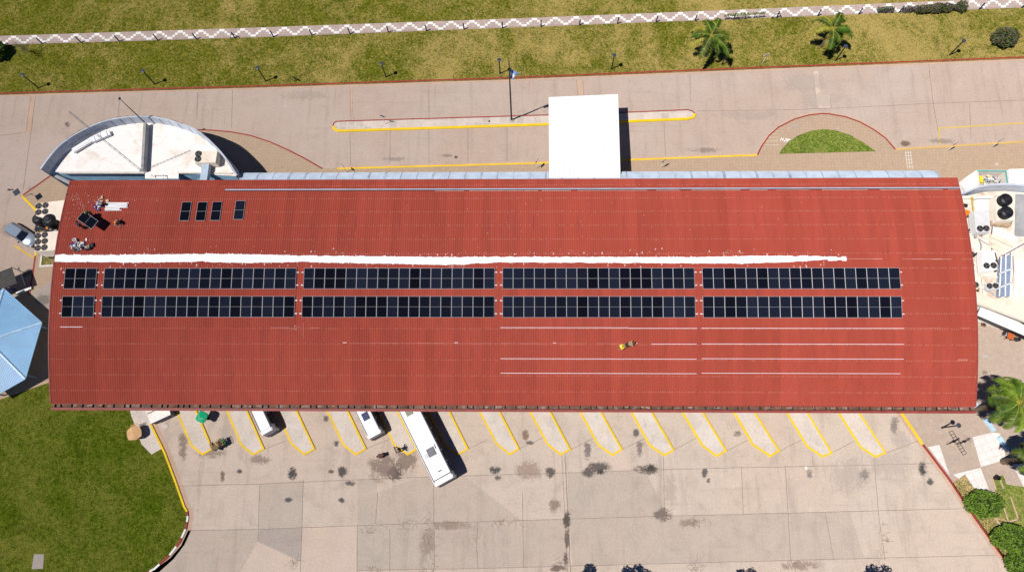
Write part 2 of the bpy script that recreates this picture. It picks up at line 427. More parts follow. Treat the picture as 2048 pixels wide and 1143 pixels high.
g = MB(); g.prism(pts([(1557.6, 308.6), (1563, 299), (1575, 286), (1595, 272), (1621, 262.7), (1643.7, 259.5), (1666.7, 261), (1698, 270.4), (1724, 285), (1750.5, 303.5)]), .05, .16, 'lawn bright'); struct(g, 'grass_bed')
# graffiti on the pavement
def px_strokes(g, L, w, z, m):
    for st in L: g.strip(pts(st, z), w, z, m)
g = MB()
px_strokes(g, [[(1561, 281.5), (1563, 276), (1565.5, 281), (1567.5, 276)], [(1568, 282), (1571, 280.5), (1569, 283), (1572, 283.5)], [(1571, 279), (1572, 277.5), (1573.5, 281), (1575, 278), (1576.5, 281), (1578, 278), (1581, 279.5)], [(1570, 284), (1574, 282.5), (1578, 281)]], .10, .128, Mwht)
struct(g, 'painted_scrawl')
g = MB()
for a, b in ((1810, 305), (1811, 312), (1812, 319), (1813, 326), (1816, 333)):
    g.strip(pts([(a, b), (a+13, b-.6)], .127), .04, .127, Mwht)
for a in (1811, 1816, 1821): g.strip(pts([(a, 303), (a+4, 338)], .128), .04, .128, Mwht)
for yy in (262, 268, 275, 282, 290): g.strip(pts([(1540+(yy-262)*-.7, yy), (1556, yy-.3)], .127), .025, .127, Mwht)
struct(g, 'tile_joint_marks')
# traffic island
isl = [(667, 249), (672, 243.5), (690, 242), (1060, 231), (1255, 224.5), (1375, 219.5), (1385, 222), (1390, 227.5), (1386, 234), (1376, 237), (1255, 242), (1060, 249), (700, 260.5), (675, 261), (667, 256)]
g = MB(); g.prism(pts(isl, .12), 0, .12, 'tile island'); struct(g, 'traffic_island')
g = MB(); g.strip(pts([(666, 252), (667, 247), (672, 243)]+isl[2:8], .14), .15, .14, Mred, 0, .14)
g.strip(pts([(1390, 227), (1387, 234), (1376, 237.2), (1255, 242.3), (1060, 249.3), (700, 260.7), (676, 261.2), (668, 257), (666, 252)], .15), .32, .15, Myel, 0, .15); struct(g, 'kerb')
# yellow markings on the road
g = MB()
g.strip(pts([(1881, 289), (1877, 256.5), (2048, 246), (2400, 226)]), .16, .008, Myel2)
g.strip(pts([(28, 490), (68, 516)]), .24, .008, Myel2)
struct(g, 'road_marking')
# west kiosk floor edging
g = MB(); g.strip(pts([(-80, 826), (0, 797), (98, 763), (150, 745)]), .22, .14, 'gutter concrete', 0, .14); struct(g, 'kerb')
# south-west lawn
swk = [(302, 847), (330, 905), (350, 958), (369, 1012), (375, 1022), (376, 1035), (372, 1057), (360, 1083), (340, 1109), (310, 1136), (280, 1152), (200, 1200)]
sw = [(-400, 940), (0, 798), (98, 764), (240, 716), (262, 830), (270, 850), (276, 868), (283, 888), (298, 903), (303, 908), (322, 897), (330, 905)]+swk[2:]+[(100, 1400), (-400, 1400)]
g = MB(); g.prism(pts(sw, .12), 0, .12, 'lawn south'); struct(g, 'lawn')
g = MB(); g.prism(pts([(240, 740), (310, 740), (302, 847), (330, 905), (322, 897), (303, 908), (298, 903), (283, 888), (276, 868), (262, 830)], .118), 0, .118, 'island concrete'); struct(g, 'side_pavement')
g = MB()
g.strip(pts(swk[:5]), .22, .15, Myel, 0, .15)
col = [Mred, Mwht]; P = swk[4:]
sub = []
for a, b in zip(P, P[1:]):
    for k in range(3): sub.append((a[0]+(b[0]-a[0])*k/3, a[1]+(b[1]-a[1])*k/3))
sub.append(P[-1])
for i in range(0, len(sub)-2, 2): g.strip(pts(sub[i:i+3]), .22, .15, col[(i//2) % 2], 0, .15)
struct(g, 'kerb')
g = MB(); g.strip(pts(swk), .5, .010, 'gutter concrete', .36); struct(g, 'gutter_strip')
g = MB(); g.sheet(pts([(68, 1107), (88, 1107), (86, 1136), (63, 1137)], .13), .13, 'patch concrete'); struct(g, 'inspection_cover')
# east plaza
ek = [(1790, 800), (1803, 826), (1845, 888), (1898.6, 958.5), (1948, 1032.5), (2018.4, 1131), (2070, 1205), (2200, 1390)]
g = MB(); g.prism(pts(ek)+pts([(2600, 1390), (2600, 440), (1850, 440), (1850, 780)]), 0, .12, 'tile plaza'); struct(g, 'plaza_pavement')
g = MB()
for q in ([(1856, 893), (1878.5, 889), (1899.5, 950)], [(1945, 873.5), (1986, 864), (2000, 866), (2013, 918), (1962, 932.5)], [(1906, 948), (1961, 934.5), (1980, 984), (1960, 978), (1945, 975)], [(2022, 921), (2100, 895), (2130, 980), (2048, 974)]):
    g.sheet(pts(q, .124), .124, 'tile white')
struct(g, 'white_paving')
g = MB()
g.prism(pts([(1905, 966), (1930, 948), (1950, 978), (1980, 1004), (2010, 1030), (2030, 1050), (2060, 1075), (2060, 1190), (1990, 1090), (1950, 1031)], .13), .04, .15, 'lawn mottled')
g.prism(pts([(1987, 958), (1995, 951), (2006, 950), (2013, 968), (2048, 973), (2100, 990), (2100, 1070), (2045, 1060), (2003, 1034), (1994, 1000)], .13), .04, .16, 'lawn bright')
struct(g, 'grass_bed')
g = MB()
for st in ([(1984, 952), (1992, 978)], [(2001, 959), (2007, 976)], [(2003, 1000), (2017, 1042)], [(2021, 992), (2037, 1038)], [(2019, 1042), (2037, 1037)], [(1990, 1035), (2004, 1052)]): g.strip(pts(st, .17), .16, .17, 'gutter concrete')
struct(g, 'bed_edging')
g = MB(); g.strip(pts(ek[:3]), .22, .15, Myel, 0, .15); g.strip(pts(ek[2:]), .22, .15, Mred, 0, .15); struct(g, 'kerb')
g = MB(); g.strip(pts(ek), .36, .010, 'gutter concrete', -.30); struct(g, 'gutter_strip')
# boarding islands of the bus bays
F = [((355, 826), (381.4, 889.4), (404.8, 909), (425.3, 897), (392, 820)), ((452.7, 820), (482, 889.4), (506.4, 909), (528, 897), (493.7, 820)),
     ((554, 822), (582, 887), (609, 909), (629.4, 897), (593, 820)), ((653, 820), (686.4, 889.4), (711.8, 909), (732.3, 897), (695, 820)),
     ((755, 821), (788, 889.4), (815.3, 909), (834, 897.5), (795, 821)), ((855, 820), (889, 889), (914, 909.5), (936.4, 897), (898.3, 820)),
     ((957, 820), (993.5, 888), (1019.8, 908.7), (1038.5, 897), (998.7, 820.8)), ((1058.4, 821), (1094.8, 888), (1121.7, 909), (1141, 898), (1100, 821)),
     ((1159, 821), (1195.5, 889), (1224.8, 910), (1244.3, 898), (1201.4, 821)), ((1261.8, 822), (1298.6, 890), (1329, 910.6), (1348.3, 899.3), (1303.3, 822)),
     ((1363.6, 822.5), (1405, 891), (1433.4, 912), (1453.4, 901), (1405.9, 823)), ((1468, 824), (1505.5, 888.8), (1540.6, 912), (1559, 901), (1510, 824)),
     ((1573.4, 824), (1613.7, 892), (1646, 913), (1664.8, 905), (1615.6, 824)), ((1677.7, 825.5), (1721, 893.5), (1751.5, 913.4), (1772.6, 905), (1721, 826.7))]
for i, (a, b, c, d, e) in enumerate(F):
    A, B, Cc, D, E2 = [Vector(G(*p, .14)) for p in (a, b, c, d, e)]
    A = A+(A-B).normalized()*6.0; E2 = E2+(E2-D).normalized()*6.0
    h = .14 if i < 12 else .08
    g = MB(); g.prism([tuple(p) for p in (A, B, Cc, D, E2)], 0, h, 'island concrete')
    ym = Myel if i < 12 else Myel
    g.strip([tuple(p) for p in (A, B, Cc, D, E2)], .21, h+.012, ym, .05, h if i < 12 else h)
    struct(g, 'bay_island')
# slabs of other tone in the yard
g = MB()
g.sheet(pts([(606, 1053.5), (713.5, 1050), (713.5, 1150), (600, 1150)]), .010, 'slab pale')
g.sheet(pts([(516, 1082.5), (601, 1123), (599, 1152), (476, 1152)]), .010, 'slab pale')
g.sheet(pts([(520, 967.5), (606, 959.5), (604, 1053), (518, 1057)]), .010, 'yard concrete grey')
g.sheet(pts([(518.5, 1058), (604.5, 1054), (601.2, 1122), (516.5, 1081.5)]), .010, 'slab dark')
g.sheet(pts([(714.5, 1050), (1128, 1037.5), (1139, 1131), (715, 1139)]), .010, 'yard concrete grey')
g.sheet(pts([(715, 959.5), (754, 957.8), (756, 1047.4), (715, 1049)]), .010, 'yard concrete grey')
g.sheet(pts([(757, 984), (829, 956), (928, 950), (1042, 1038.7), (757.5, 1047.2)]), .010, 'yard concrete grey')
g.sheet(pts([(1135, 945), (1290, 940), (1335, 1031), (1137, 1036.5)]), .010, 'yard concrete grey')
g.sheet(pts([(1138, 1037.5), (1700, 1021.5), (1728, 1116), (1146, 1130.5)]), .010, 'yard concrete grey')
g.sheet(pts([(380, 1060), (515, 1058.5), (515, 1082), (475, 1152), (290, 1152), (340, 1115), (362, 1090), (376, 1060)]), .010, 'yard concrete grey')
g.sheet(pts([(1216, 911), (1244, 899), (1262, 938), (1226, 938)]), .010, 'slab pale')
g.sheet(pts([(1330, 1041), (1480, 1037), (1482, 1121), (1345, 1124)]), .014, 'slab dark') if 0 else None
struct(g, 'yard_slabs')
# joints and cracks
random.seed(11)
def wob(L, amp=.5, step=9):
    out = []
    for a, b in zip(L, L[1:]):
        n = max(1, int(math.hypot(b[0]-a[0], b[1]-a[1])/step))
        for k in range(n): out.append((a[0]+(b[0]-a[0])*k/n+random.uniform(-amp, amp), a[1]+(b[1]-a[1])*k/n+random.uniform(-amp, amp)))
    out.append(L[-1]); return out
Mjoint = mat('joint dark', (.24, .185, .15), .9, .3, 1)
Mcrack = mat('crack', (.22, .165, .13), .9, .4, 1)
Mtanj = mat('joint tan', (.38, .27, .18), .9, .3, 1)
g = MB()
J = [[(355, 971), (519, 967), (700, 959), (822, 954), (1132, 944.5), (1329, 938), (1460, 935), (1867, 926)],
     [(378, 1059.6), (518, 1057.5), (757, 1048.5), (1127, 1037), (1335, 1031), (1460, 1028), (1930, 1016)],
     [(715, 1139.5), (956, 1135.6), (1132, 1131), (1460, 1122.6), (1993, 1109)],
     [(519.5, 967), (515.8, 1082)], [(606.7, 959), (601, 1146)], [(714.3, 1050), (714.3, 1146)], [(755.6, 985), (751, 1046.6)], [(779.8, 1056), (779.8, 1143)],
     [(867, 956), (869, 1137)], [(956, 1043), (953, 1090), (956, 1136)], [(1045, 985), (1047, 1133)], [(1327, 911), (1329, 1031)], [(1483, 933), (1486.5, 1027)],
     [(1570, 931), (1576, 1024), (1581, 1122)], [(1748, 915), (1756, 1020), (1770, 1120)], [(1625, 910), (1626, 932)], [(1650, 1025), (1668, 1120)]]
for L in J: g.strip(pts(wob(L, .35)), .045, .013, Mjoint)
# diagonals between the bays
for a, b in (((1038, 897), (1095, 870)), ((1141, 898), (1205, 867)), ((1244, 898), (1298, 872)), ((1348, 899), (1405, 868)), ((1453, 901), (1500, 877)), ((1559, 901), (1608, 876)), ((1665, 904), (1712, 880)), ((1773, 905), (1838, 880)), ((936, 897), (975, 878)), ((528, 897), (575, 880)), ((732, 897), (780, 877))):
    g.strip(pts(wob([a, b], .5)), .045, .013, Mjoint)
for L in ([(1130, 911), (1133, 980), (1136, 1037), (1141, 1143)],): g.strip(pts(wob(L, .8)), .07, .015, Mjoint); g.strip(pts(wob([(p[0]-6, p[1]) for p in L], .6)), .04, .015, Mcrack)
random.seed(5)
for cx, cy, rx, ry, n in ((860, 1070, 14, 45, 26), (815, 1040, 45, 12, 20), (1000, 1043, 40, 8, 16), (860, 1135, 16, 9, 14), (585, 1122, 14, 7, 14), (1585, 1125, 18, 10, 14), (1390, 1130, 20, 10, 14), (1400, 1040, 22, 8, 10), (1765, 1080, 10, 40, 18), (740, 1135, 20, 6, 10), (945, 1080, 8, 20, 6), (1115, 1125, 16, 7, 14), (730, 1060, 14, 8, 8)):
    for k in range(n):
        x0 = cx+random.gauss(0, rx*.5); y0 = cy+random.gauss(0, ry*.5); a = random.choice((0, PI/2, PI/2, .6))+random.uniform(-.4, .4); L = [(x0, y0)]
        for q in range(random.randint(2, 5)):
            a += random.uniform(-.8, .8); x0 += 3.5*math.cos(a); y0 += 3.5*math.sin(a); L.append((x0, y0))
        g.strip(pts(L), .030, .016, Mcrack)
# road joints
for L in ([(71, 192), (62, 266), (46, 380)], [(62, 192), (52, 265), (0, 271)], [(395, 185), (394, 240)], [(239, 190), (237, 240)], [(465, 180), (463, 256)], [(858, 168), (858, 235)], [(858, 256), (858, 326)], [(936, 256), (936, 324)], [(1014, 256), (1014, 322)], [(780, 259), (780, 329)], [(1380, 147), (1381, 205)], [(1328, 245), (1331, 315)], [(1857, 128), (1866, 205), (1876, 262)], [(1939, 206), (1942, 280)], [(1660, 188), (1662, 217)], [(1626, 142), (1634, 215)],
          [(1395, 222), (1560, 220), (1660, 217), (1866, 207), (2060, 200)], [(700, 172), (702, 242)], [(704, 172), (706, 242)], [(700, 262), (701, 334)], [(1165, 160), (1168, 190)], [(1153, 160), (1155, 190)]):
    g.strip(pts(wob(L, .3)), .045, .007, Mtanj if L[0][0] in (704,) else Mcrack)
g.sheet(pts([(1153, 159), (1165, 159), (1167, 190), (1155, 190)]), .006, 'gutter concrete')
g.sheet(pts([(61, 192), (70.5, 192), (61, 266), (50, 267)]), .005, 'gutter concrete')
g.sheet(pts([(700, 173), (704.5, 173), (706, 242), (702, 242)]), .005, 'gutter concrete')
g.sheet(pts([(1625, 142), (1636, 142), (1640, 188), (1660, 189), (1661, 217), (1634, 216)]), .0055, 'slab pale')
struct(g, 'pavement_joints')
# stains: one mesh of small decals with soft noisy edges
def stains():
    vs = []; fs = []; uvs = []; cols = []
    L = [(584, 946, 15, 17, (.03, .028, .03), .9), (684, 943, 14, 16, (.05, .04, .035), .85), (445, 953, 7, 16, (.20, .13, .07), .9), (479, 942, 8, 6, (.05, .05, .06), .8), (577, 999, 11, 8, (.05, .05, .055), .8),
         (682, 999, 11, 8, (.05, .05, .05), .8), (662, 942, 8, 6, (.08, .07, .07), .7), (672, 886, 8, 8, (.08, .07, .07), .8), (652, 836, 8, 10, (.10, .09, .09), .8), (790, 945, 22, 24, (.06, .045, .035), .8), (768, 935, 48, 40, (.27, .19, .15), .7),
         (812, 918, 34, 40, (.27, .19, .145), .65), (700, 966, 14, 8, (.05, .05, .05), .7), (990, 939, 16, 12, (.05, .05, .05), .85), (996, 955, 10, 8, (.08, .07, .07), .7), (1100, 943, 16, 18, (.10, .085, .07), .8), (1196, 936, 34, 20, (.13, .10, .085), 1.0),
         (1178, 944, 18, 14, (.13, .105, .09), .95), (1200, 943, 12, 9, (.05, .04, .035), .8), (1294, 938, 36, 15, (.16, .13, .105), 1.0), (1300, 936, 16, 8, (.05, .045, .04), .8), (1325, 1028, 26, 20, (.22, .165, .135), .95), (1410, 945, 9, 14, (.07, .07, .075), .75), (1417, 960, 6, 8, (.08, .08, .08), .6), (1846, 937, 13, 20, (.06, .06, .055), .95),
         (1860, 963, 10, 12, (.09, .085, .08), .8), (1728, 948, 14, 18, (.15, .14, .14), .7), (1620, 946, 10, 15, (.20, .19, .19), .6), (1134, 1040, 12, 26, (.09, .065, .05), .9), (1134, 1075, 7, 34, (.16, .12, .095), .85), (1132, 1115, 8, 20, (.15, .11, .09), .8), (1115, 1136, 24, 9, (.2, .14, .11), .8),
         (1050, 868, 11, 16, (.27, .17, .11), .85), (1060, 885, 12, 6, (.08, .07, .06), .6), (365, 890, 14, 45, (.24, .16, .12), .6), (420, 905, 40, 18, (.27, .19, .15), .5), (520, 918, 30, 14, (.26, .19, .15), .55), (1272, 865, 9, 12, (.09, .085, .09), .7), (1474, 866, 12, 10, (.2, .17, .15), .7), (1175, 900, 12, 26, (.14, .12, .12), .6), (1280, 895, 12, 24, (.12, .11, .11), .5),
         (1790, 850, 14, 26, (.22, .2, .19), .6), (1108, 1010, 18, 20, (.3, .19, .15), .6), (900, 1050, 60, 14, (.33, .23, .18), .45), (1380, 1045, 30, 14, (.34, .22, .18), .5), (1600, 1130, 60, 14, (.36, .25, .2), .5), (855, 1085, 25, 45, (.33, .23, .18), .35), (1055, 940, 40, 30, (.36, .24, .17), .45), (760, 820, 60, 40, (.25, .19, .16), .4),
         (54, 545, 12, 13, (.12, .10, .09), .85), (37, 537, 5, 5, (.15, .12, .1), .7), (134, 250, 8, 8, (.16, .13, .12), .8), (893, 311, 22, 5, (.24, .2, .19), .4), (912, 314, 5, 5, (.08, .06, .06), .8), (1410, 300, 45, 8, (.2, .17, .15), .35), (790, 318, 40, 6, (.27, .22, .19), .3),
         (1810, 287, 14, 9, (.20, .13, .08), .8), (1880, 282, 40, 8, (.26, .21, .19), .35), (90, 378, 50, 12, (.3, .22, .17), .5),
         (78, 475, 20, 14, (.2, .15, .12), .5), (20, 460, 30, 20, (.33, .24, .19), .4), (85, 600, 26, 16, (.22, .19, .16), .6), (1970, 745, 8, 7, (.3, .24, .2), .5)]
    LIGHT = [(1612, 935, 4, 5, (.85, .85, .85), 1), (1700, 950, 60, 50, (.60, .52, .46), .45), (1640, 200, 60, 26, (.60, .52, .45), .5), (1610, 165, 60, 28, (.58, .50, .44), .5), (1780, 930, 70, 40, (.60, .53, .48), .4), (1340, 980, 22, 45, (.58, .50, .45), .45), (1800, 880, 30, 25, (.60, .54, .5), .4), (330, 852, 12, 8, (.7, .65, .6), .8), (1993, 328, 7, 7, (.7, .6, .5), .8), (455, 865, 30, 30, (.58, .5, .45), .4), (1590, 252, 18, 7, (.6, .5, .42), .6), (1675, 257, 8, 5, (.62, .52, .44), .7), (1968, 712, 16, 7, (.62, .56, .5), .7), (610, 190, 80, 14, (.55, .46, .39), .4), (1500, 230, 90, 14, (.56, .48, .42), .4)]
    k = 0
    for cx, cy, rx, ry, col, al in L+LIGHT:
        if al > 1: al = 1
        zz = .150 if (1784 < cx < 2048 and 640 < cy < 830) or cx in (54, 85, 1590, 1675, 1993, 1968, 1970, 1895) else .020+.0007*k
        if 640 > cy > 590 or zz == .150: zz = .15+.0004*k
        k += 1
        s = 1.25; c = [(cx-rx*s, cy-ry*s), (cx+rx*s, cy-ry*s), (cx+rx*s, cy+ry*s), (cx-rx*s, cy+ry*s)]
        o = len(vs)
        for p in c: q = G(*p, zz); vs.append((q[0], q[1], zz))
        fs.append((o+3, o+2, o+1, o)); uvs += [(-1.25, 1.25), (1.25, 1.25), (1.25, -1.25), (-1.25, -1.25)]; cols += [(*col, al*.88)]*4
    me = bpy.data.meshes.new('ground_stains'); me.from_pydata(vs, [], fs)
    ul = me.uv_layers.new(name='UVMap'); ca = me.color_attributes.new('tint', 'FLOAT_COLOR', 'CORNER')
    ul = me.uv_layers['UVMap']; ca = me.color_attributes['tint']
    # faces were wound 3,2,1,0
    for f in me.polygons:
        for j, li in enumerate(f.loop_indices): vi = me.loops[li].vertex_index; ul.data[li].uv = uvs[vi]; ca.data[li].color = cols[vi]
    me.materials.append(Mstain); o = bpy.data.objects.new('ground_stains', me); COL.objects.link(o); o['kind'] = 'structure'
stains()

# ------------------------------------------------------------ terminal building
XL, XR = -52.1, 47.65; YN, YS = 33.2, 8.34
T = thing('terminal_building', 'long terminal hall under an arched dark red corrugated metal roof', 'building')
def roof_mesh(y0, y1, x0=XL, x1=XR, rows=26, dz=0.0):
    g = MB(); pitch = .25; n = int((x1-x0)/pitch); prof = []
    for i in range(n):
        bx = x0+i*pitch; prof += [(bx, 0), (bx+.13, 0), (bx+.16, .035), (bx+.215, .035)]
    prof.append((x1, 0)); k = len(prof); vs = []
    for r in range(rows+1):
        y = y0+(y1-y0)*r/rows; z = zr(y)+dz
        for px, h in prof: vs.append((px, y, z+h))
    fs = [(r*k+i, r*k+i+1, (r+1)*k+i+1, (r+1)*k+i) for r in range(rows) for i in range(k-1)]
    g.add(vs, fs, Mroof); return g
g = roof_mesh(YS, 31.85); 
# sheet lap lines
for i in range(18):
    xx = RF(355+89*i, 446).x+random.uniform(-.1, .1)
    if xx < XR-1:
        y1 = RF(600, 433).y; y0 = RF(600, 461).y
        g.add([(xx, y0, zr(y0)+.045), (xx+.045, y0, zr(y0)+.045), (xx+.045, (y0+y1)/2, zr((y0+y1)/2)+.047), (xx, (y0+y1)/2, zr((y0+y1)/2)+.047), (xx+.045, y1, zr(y1)+.045), (xx, y1, zr(y1)+.045)], [(0, 1, 2, 3), (3, 2, 4, 5)], Mredtrim)
for px in (168, 243):
    xx = RF(px, 446).x; y1 = RF(600, 433).y; y0 = RF(600, 461).y
    g.add([(xx, y0, zr(y0)+.045), (xx+.05, y0, zr(y0)+.045), (xx+.05, y1, zr(y1)+.05), (xx, y1, zr(y1)+.05)], [(0, 1, 2, 3)], Mdark)
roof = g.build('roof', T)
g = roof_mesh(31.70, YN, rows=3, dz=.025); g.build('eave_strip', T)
# long flashing on the roof beside the front eave
g = MB(); xa = RF(451, 381).x; ya = 31.90
g.box(((xa+XR)/2, ya, zr(ya)+.08), (XR-xa, .10, .10), 'galvanised')
g.box(((xa+XR)/2, ya, zr(ya)+.03), (XR-xa-.05, .20, .06), Mdark)
g.box(((xa+XR)/2, ya-.12, zr(ya)+.045), (XR-xa, .10, .02), Mdark)
rr = random.Random(3); xx = RF(870, 382).x
while xx < XR-1:
    w = rr.uniform(1.5, 9); g.box((xx+w/2, ya-.19, zr(ya)+.055), (w, rr.uniform(.03, .07), .012), mat('flash dust', (.55, .45, .40))); xx += w+rr.uniform(0, 1.5)
g.build('roof_flashing', T)
# verges
g = MB()
for X in (XL, XR):
    g = MB(); P = [(X, YS+(YN-YS)*k/20, zr(YS+(YN-YS)*k/20)+.03) for k in range(21)]
    vs = [];
    for p in P: vs += [(X-.06, p[1], p[2]+.03), (X+.06, p[1], p[2]+.03), (X+.06, p[1], p[2]-.25), (X-.06, p[1], p[2]-.25)]
    fs = [(4*i+a, 4*i+(a+1) % 4, 4*(i+1)+(a+1) % 4, 4*(i+1)+a) for i in range(20) for a in range(4)]
    g.add(vs, fs, Mredtrim); g.build('verge_trim', T)
Mgd = mat('gutter debris', (.34, .27, .23), .9, .4, 3)
# box gutter on the bay side with dividers, and fascia
g = MB(); zs = zr(YS)
g.box(((XL+XR)/2, YS-.22, zs-.28), (XR-XL-.1, .44, .04), Mrust)
g.box(((XL+XR)/2, YS-.03, zs-.16), (XR-XL-.1, .04, .24), Mredtrim)
rr = random.Random(9); xx = XL+.4
while xx < XR-.3:
    g.box((xx, YS-.22, zs-.15), (.045, .40, .20), Mdark); xx += rr.choice((1.15, 1.15, 1.2, .62)) if xx < XL+70 else 1.17
xx = XL+1
while xx < XR-2:
    w = rr.uniform(.2, .7); g.box((xx, YS-.17+rr.uniform(-.05, .05), zs-.25), (w, rr.uniform(.06, .15), .02), Mgd if rr.random() < .5 else Mbark, rr.uniform(-.2, .2)); xx += rr.uniform(.6, 1.6)
g.build('gutter', T)
g = MB(); g.box(((XL+XR)/2, YS-.56, zs-.30), (XR-XL, .24, .45), Mredtrim); g.box(((XL+XR)/2, YS-.43, zs-.06), (XR-XL, .03, .08), Mdark); g.build('fascia', T)
# walls
g = MB(); wx0, wx1, wy0, wy1 = XL+.5, XR-.5, 14.0, 32.6
def wz(y): return zr(y)-.3
for y in (wy0, wy1): g.box(((wx0+wx1)/2, y, wz(y)/2), (wx1-wx0, .3, wz(y)), Mwall)
for X in (wx0, wx1):
    ys = [YS+.3+(wy1-YS-.3)*k/10 for k in range(11)]
    g.add([(X-.15, y, 0) for y in ys]+[(X-.15, y, wz(y)) for y in ys]+[(X+.15, y, 0) for y in ys]+[(X+.15, y, wz(y)) for y in ys],
          [(i, i+1, 12+i, 11+i) for i in range(10)]+[(22+i+1, 22+i, 33+i, 34+i) for i in range(10)], Mwall)
g.build('wall', T)
for i in range(9):
    X = XL+6+i*11; g = MB(); g.box((X, wy1+.17, 2.0), (6, .06, 2.2), Mglass); w = g.build('window', T)
    f = MB(); f.box((X, wy1+.20, 3.15), (6.2, .08, .1), Malu); f.box((X, wy1+.20, .85), (6.2, .08, .1), Malu); f.build('window_frame', w)
for i in range(15):
    X = XL+3+i*6.7; g = MB(); g.tube([(X, 8.6, .1), (X, 8.6, zs-.4)], .16, Mredtrim, 10); g.build('column', T)
# painted waterproofing strip along the ridge, ragged edges
def interp(L, x):
    for (a, b), (c, d) in zip(L, L[1:]):
        if a <= x <= c: return b+(d-b)*(x-a)/(c-a)
    return L[-1][1] if x > L[-1][0] else L[0][1]
def ragged_strip():
    top = [(108, 509), (200, 510), (430, 507.5), (520, 509), (600, 511), (800, 513), (900, 514), (1000, 513.5), (1400, 514), (1500, 511.5), (1625, 511.8), (1645, 513), (1662, 515)]
    bot = [(108, 523.5), (300, 525), (400, 523), (500, 526), (600, 523.5), (700, 526), (800, 527.5), (900, 530), (1000, 524.5), (1300, 526), (1480, 527), (1560, 524.5), (1625, 521), (1645, 519.5), (1662, 518.5)]
    g = MB(); a = []; b = []; x = XL+.02; xe = RF(1663, 516).x; rr = random.Random(4)
    while x < xe:
        px = PX(x, 25, 10.1)[0]
        t, bt = interp(top, px), interp(bot, px)
        n1 = mnoise.noise(Vector((x*1.3, 3, 0)))*1.6+mnoise.noise(Vector((x*5, 9, 0)))*1.1
        n2 = mnoise.noise(Vector((x*.8, 31, 0)))*1.6+mnoise.noise(Vector((x*4, 19, 0)))*.9
        if rr.random() < .05: n1 -= rr.uniform(.8, 2.4)
        if rr.random() < .03: n2 += rr.uniform(.8, 2)
        y1 = RF(px, t+n1).y; y0 = RF(px, bt+n2).y
        a.append((x, y0)); b.append((x, y1)); x += .09
    vs = []
    for (x0, y0), (_, y1) in zip(a, b):
        for k in range(4):
            y = y0+(y1-y0)*k/3; vs.append((x0, y, zr(y)+.050))
    n = len(a); g.add(vs, [(i*4+k, (i+1)*4+k, (i+1)*4+k+1, i*4+k+1) for i in range(n-1) for k in range(3)], Msealant)
    # thin tail and stray splashes
    p, q = RF(1655, 517), RF(1686, 517.5); ym = (p.y+q.y)/2
    x = p.x
    while x < q.x:
        w = .5; h = rr.uniform(.1, .26); g.add([(x, ym-h, zr(ym)+.052), (x+w, ym-h, zr(ym)+.052), (x+w, ym+h, zr(ym)+.052), (x, ym+h, zr(ym)+.052)], [(0, 1, 2, 3)], Msealant); x += w
    for k in range(240):
        px = rr.uniform(120, 1680) if rr.random() < .6 else rr.choice((640, 900, 905, 1470, 1590, 300, 720))+rr.gauss(0, 25); py = rr.choice((509, 527))+rr.gauss(0, 5)
        c = RF(px, py); s = rr.uniform(.02, .07); h = s*rr.uniform(.6, 2.5)
        g.add([(c.x-s, c.y-h, zr(c.y-h)+.046), (c.x+s, c.y-h*.8, zr(c.y)+.046), (c.x+s*.8, c.y+h, zr(c.y+h)+.046), (c.x-s, c.y+h*.7, zr(c.y)+.046)], [(0, 1, 2, 3)], Msplash)
    g.build('sealant_strip', T)
    # other pale scrapes on the sheets
    g = MB()
    def line(p, q, w, m=None):
        A, B = RF(*p), RF(*q); n = max(1, int((B-A).length/1.0))
        for k in range(n):
            if rr.random() < .12: continue
            a = A.lerp(B, k/n); b = A.lerp(B, (k+1)/n); t = (b-a).normalized(); u = Vector((-t.y, t.x, 0))*w*rr.uniform(.3, 1)
            q4 = [a-u, b-u, b+u, a+u]; g.add([(v.x, v.y, zr(v.y)+.052) for v in q4], [(0, 1, 2, 3)], m or Mscrape)
    line((1686, 517.5), (1942, 518.5), .035); line((540, 655), (640, 655.5), .02); line((607, 646), (607, 676), .02); line((589, 651), (590, 660), .02)
    line((700, 685.5), (1250, 687), .012); line((595, 523), (595, 532), .02); line((613, 525), (613, 532), .02); line((1915, 719), (1935, 719), .04)
    line((1760, 655.5), (1940, 656), .014)
    for cx, cy, rx, ry, n in ((150, 392, 14, 8, 26), (165, 410, 12, 8, 30), (180, 394, 10, 5, 14), (140, 436, 10, 6, 14), (590, 658, 10, 7, 18), (295, 497, 6, 5, 8), (440, 530, 60, 3, 20), (905, 532, 14, 4, 24), (1150, 505, 200, 6, 30), (1460, 503, 15, 6, 14), (560, 470, 500, 60, 60), (1200, 450, 600, 70, 60)):
        for k in range(n):
            x0 = cx+rr.gauss(0, rx*.6); y0 = cy+rr.gauss(0, ry*.6)
            if not 130 < x0 < 1900 or not 385 < y0 < 535: 
                if cy < 600: continue
            a = rr.uniform(0, 6.3); l = rr.uniform(.5, 3.0); line((x0, y0), (x0+l*math.cos(a), y0+l*math.sin(a)), .03)
    g.build('paint_scrapes', T, kind='stuff')
Msealant = flat('white sealant', (.86, .85, .86), .6); Msplash = flat('pale splash', (.66, .50, .47), .7); Mscrape = flat('pale scrape', (.62, .36, .30), .7)
ragged_strip()

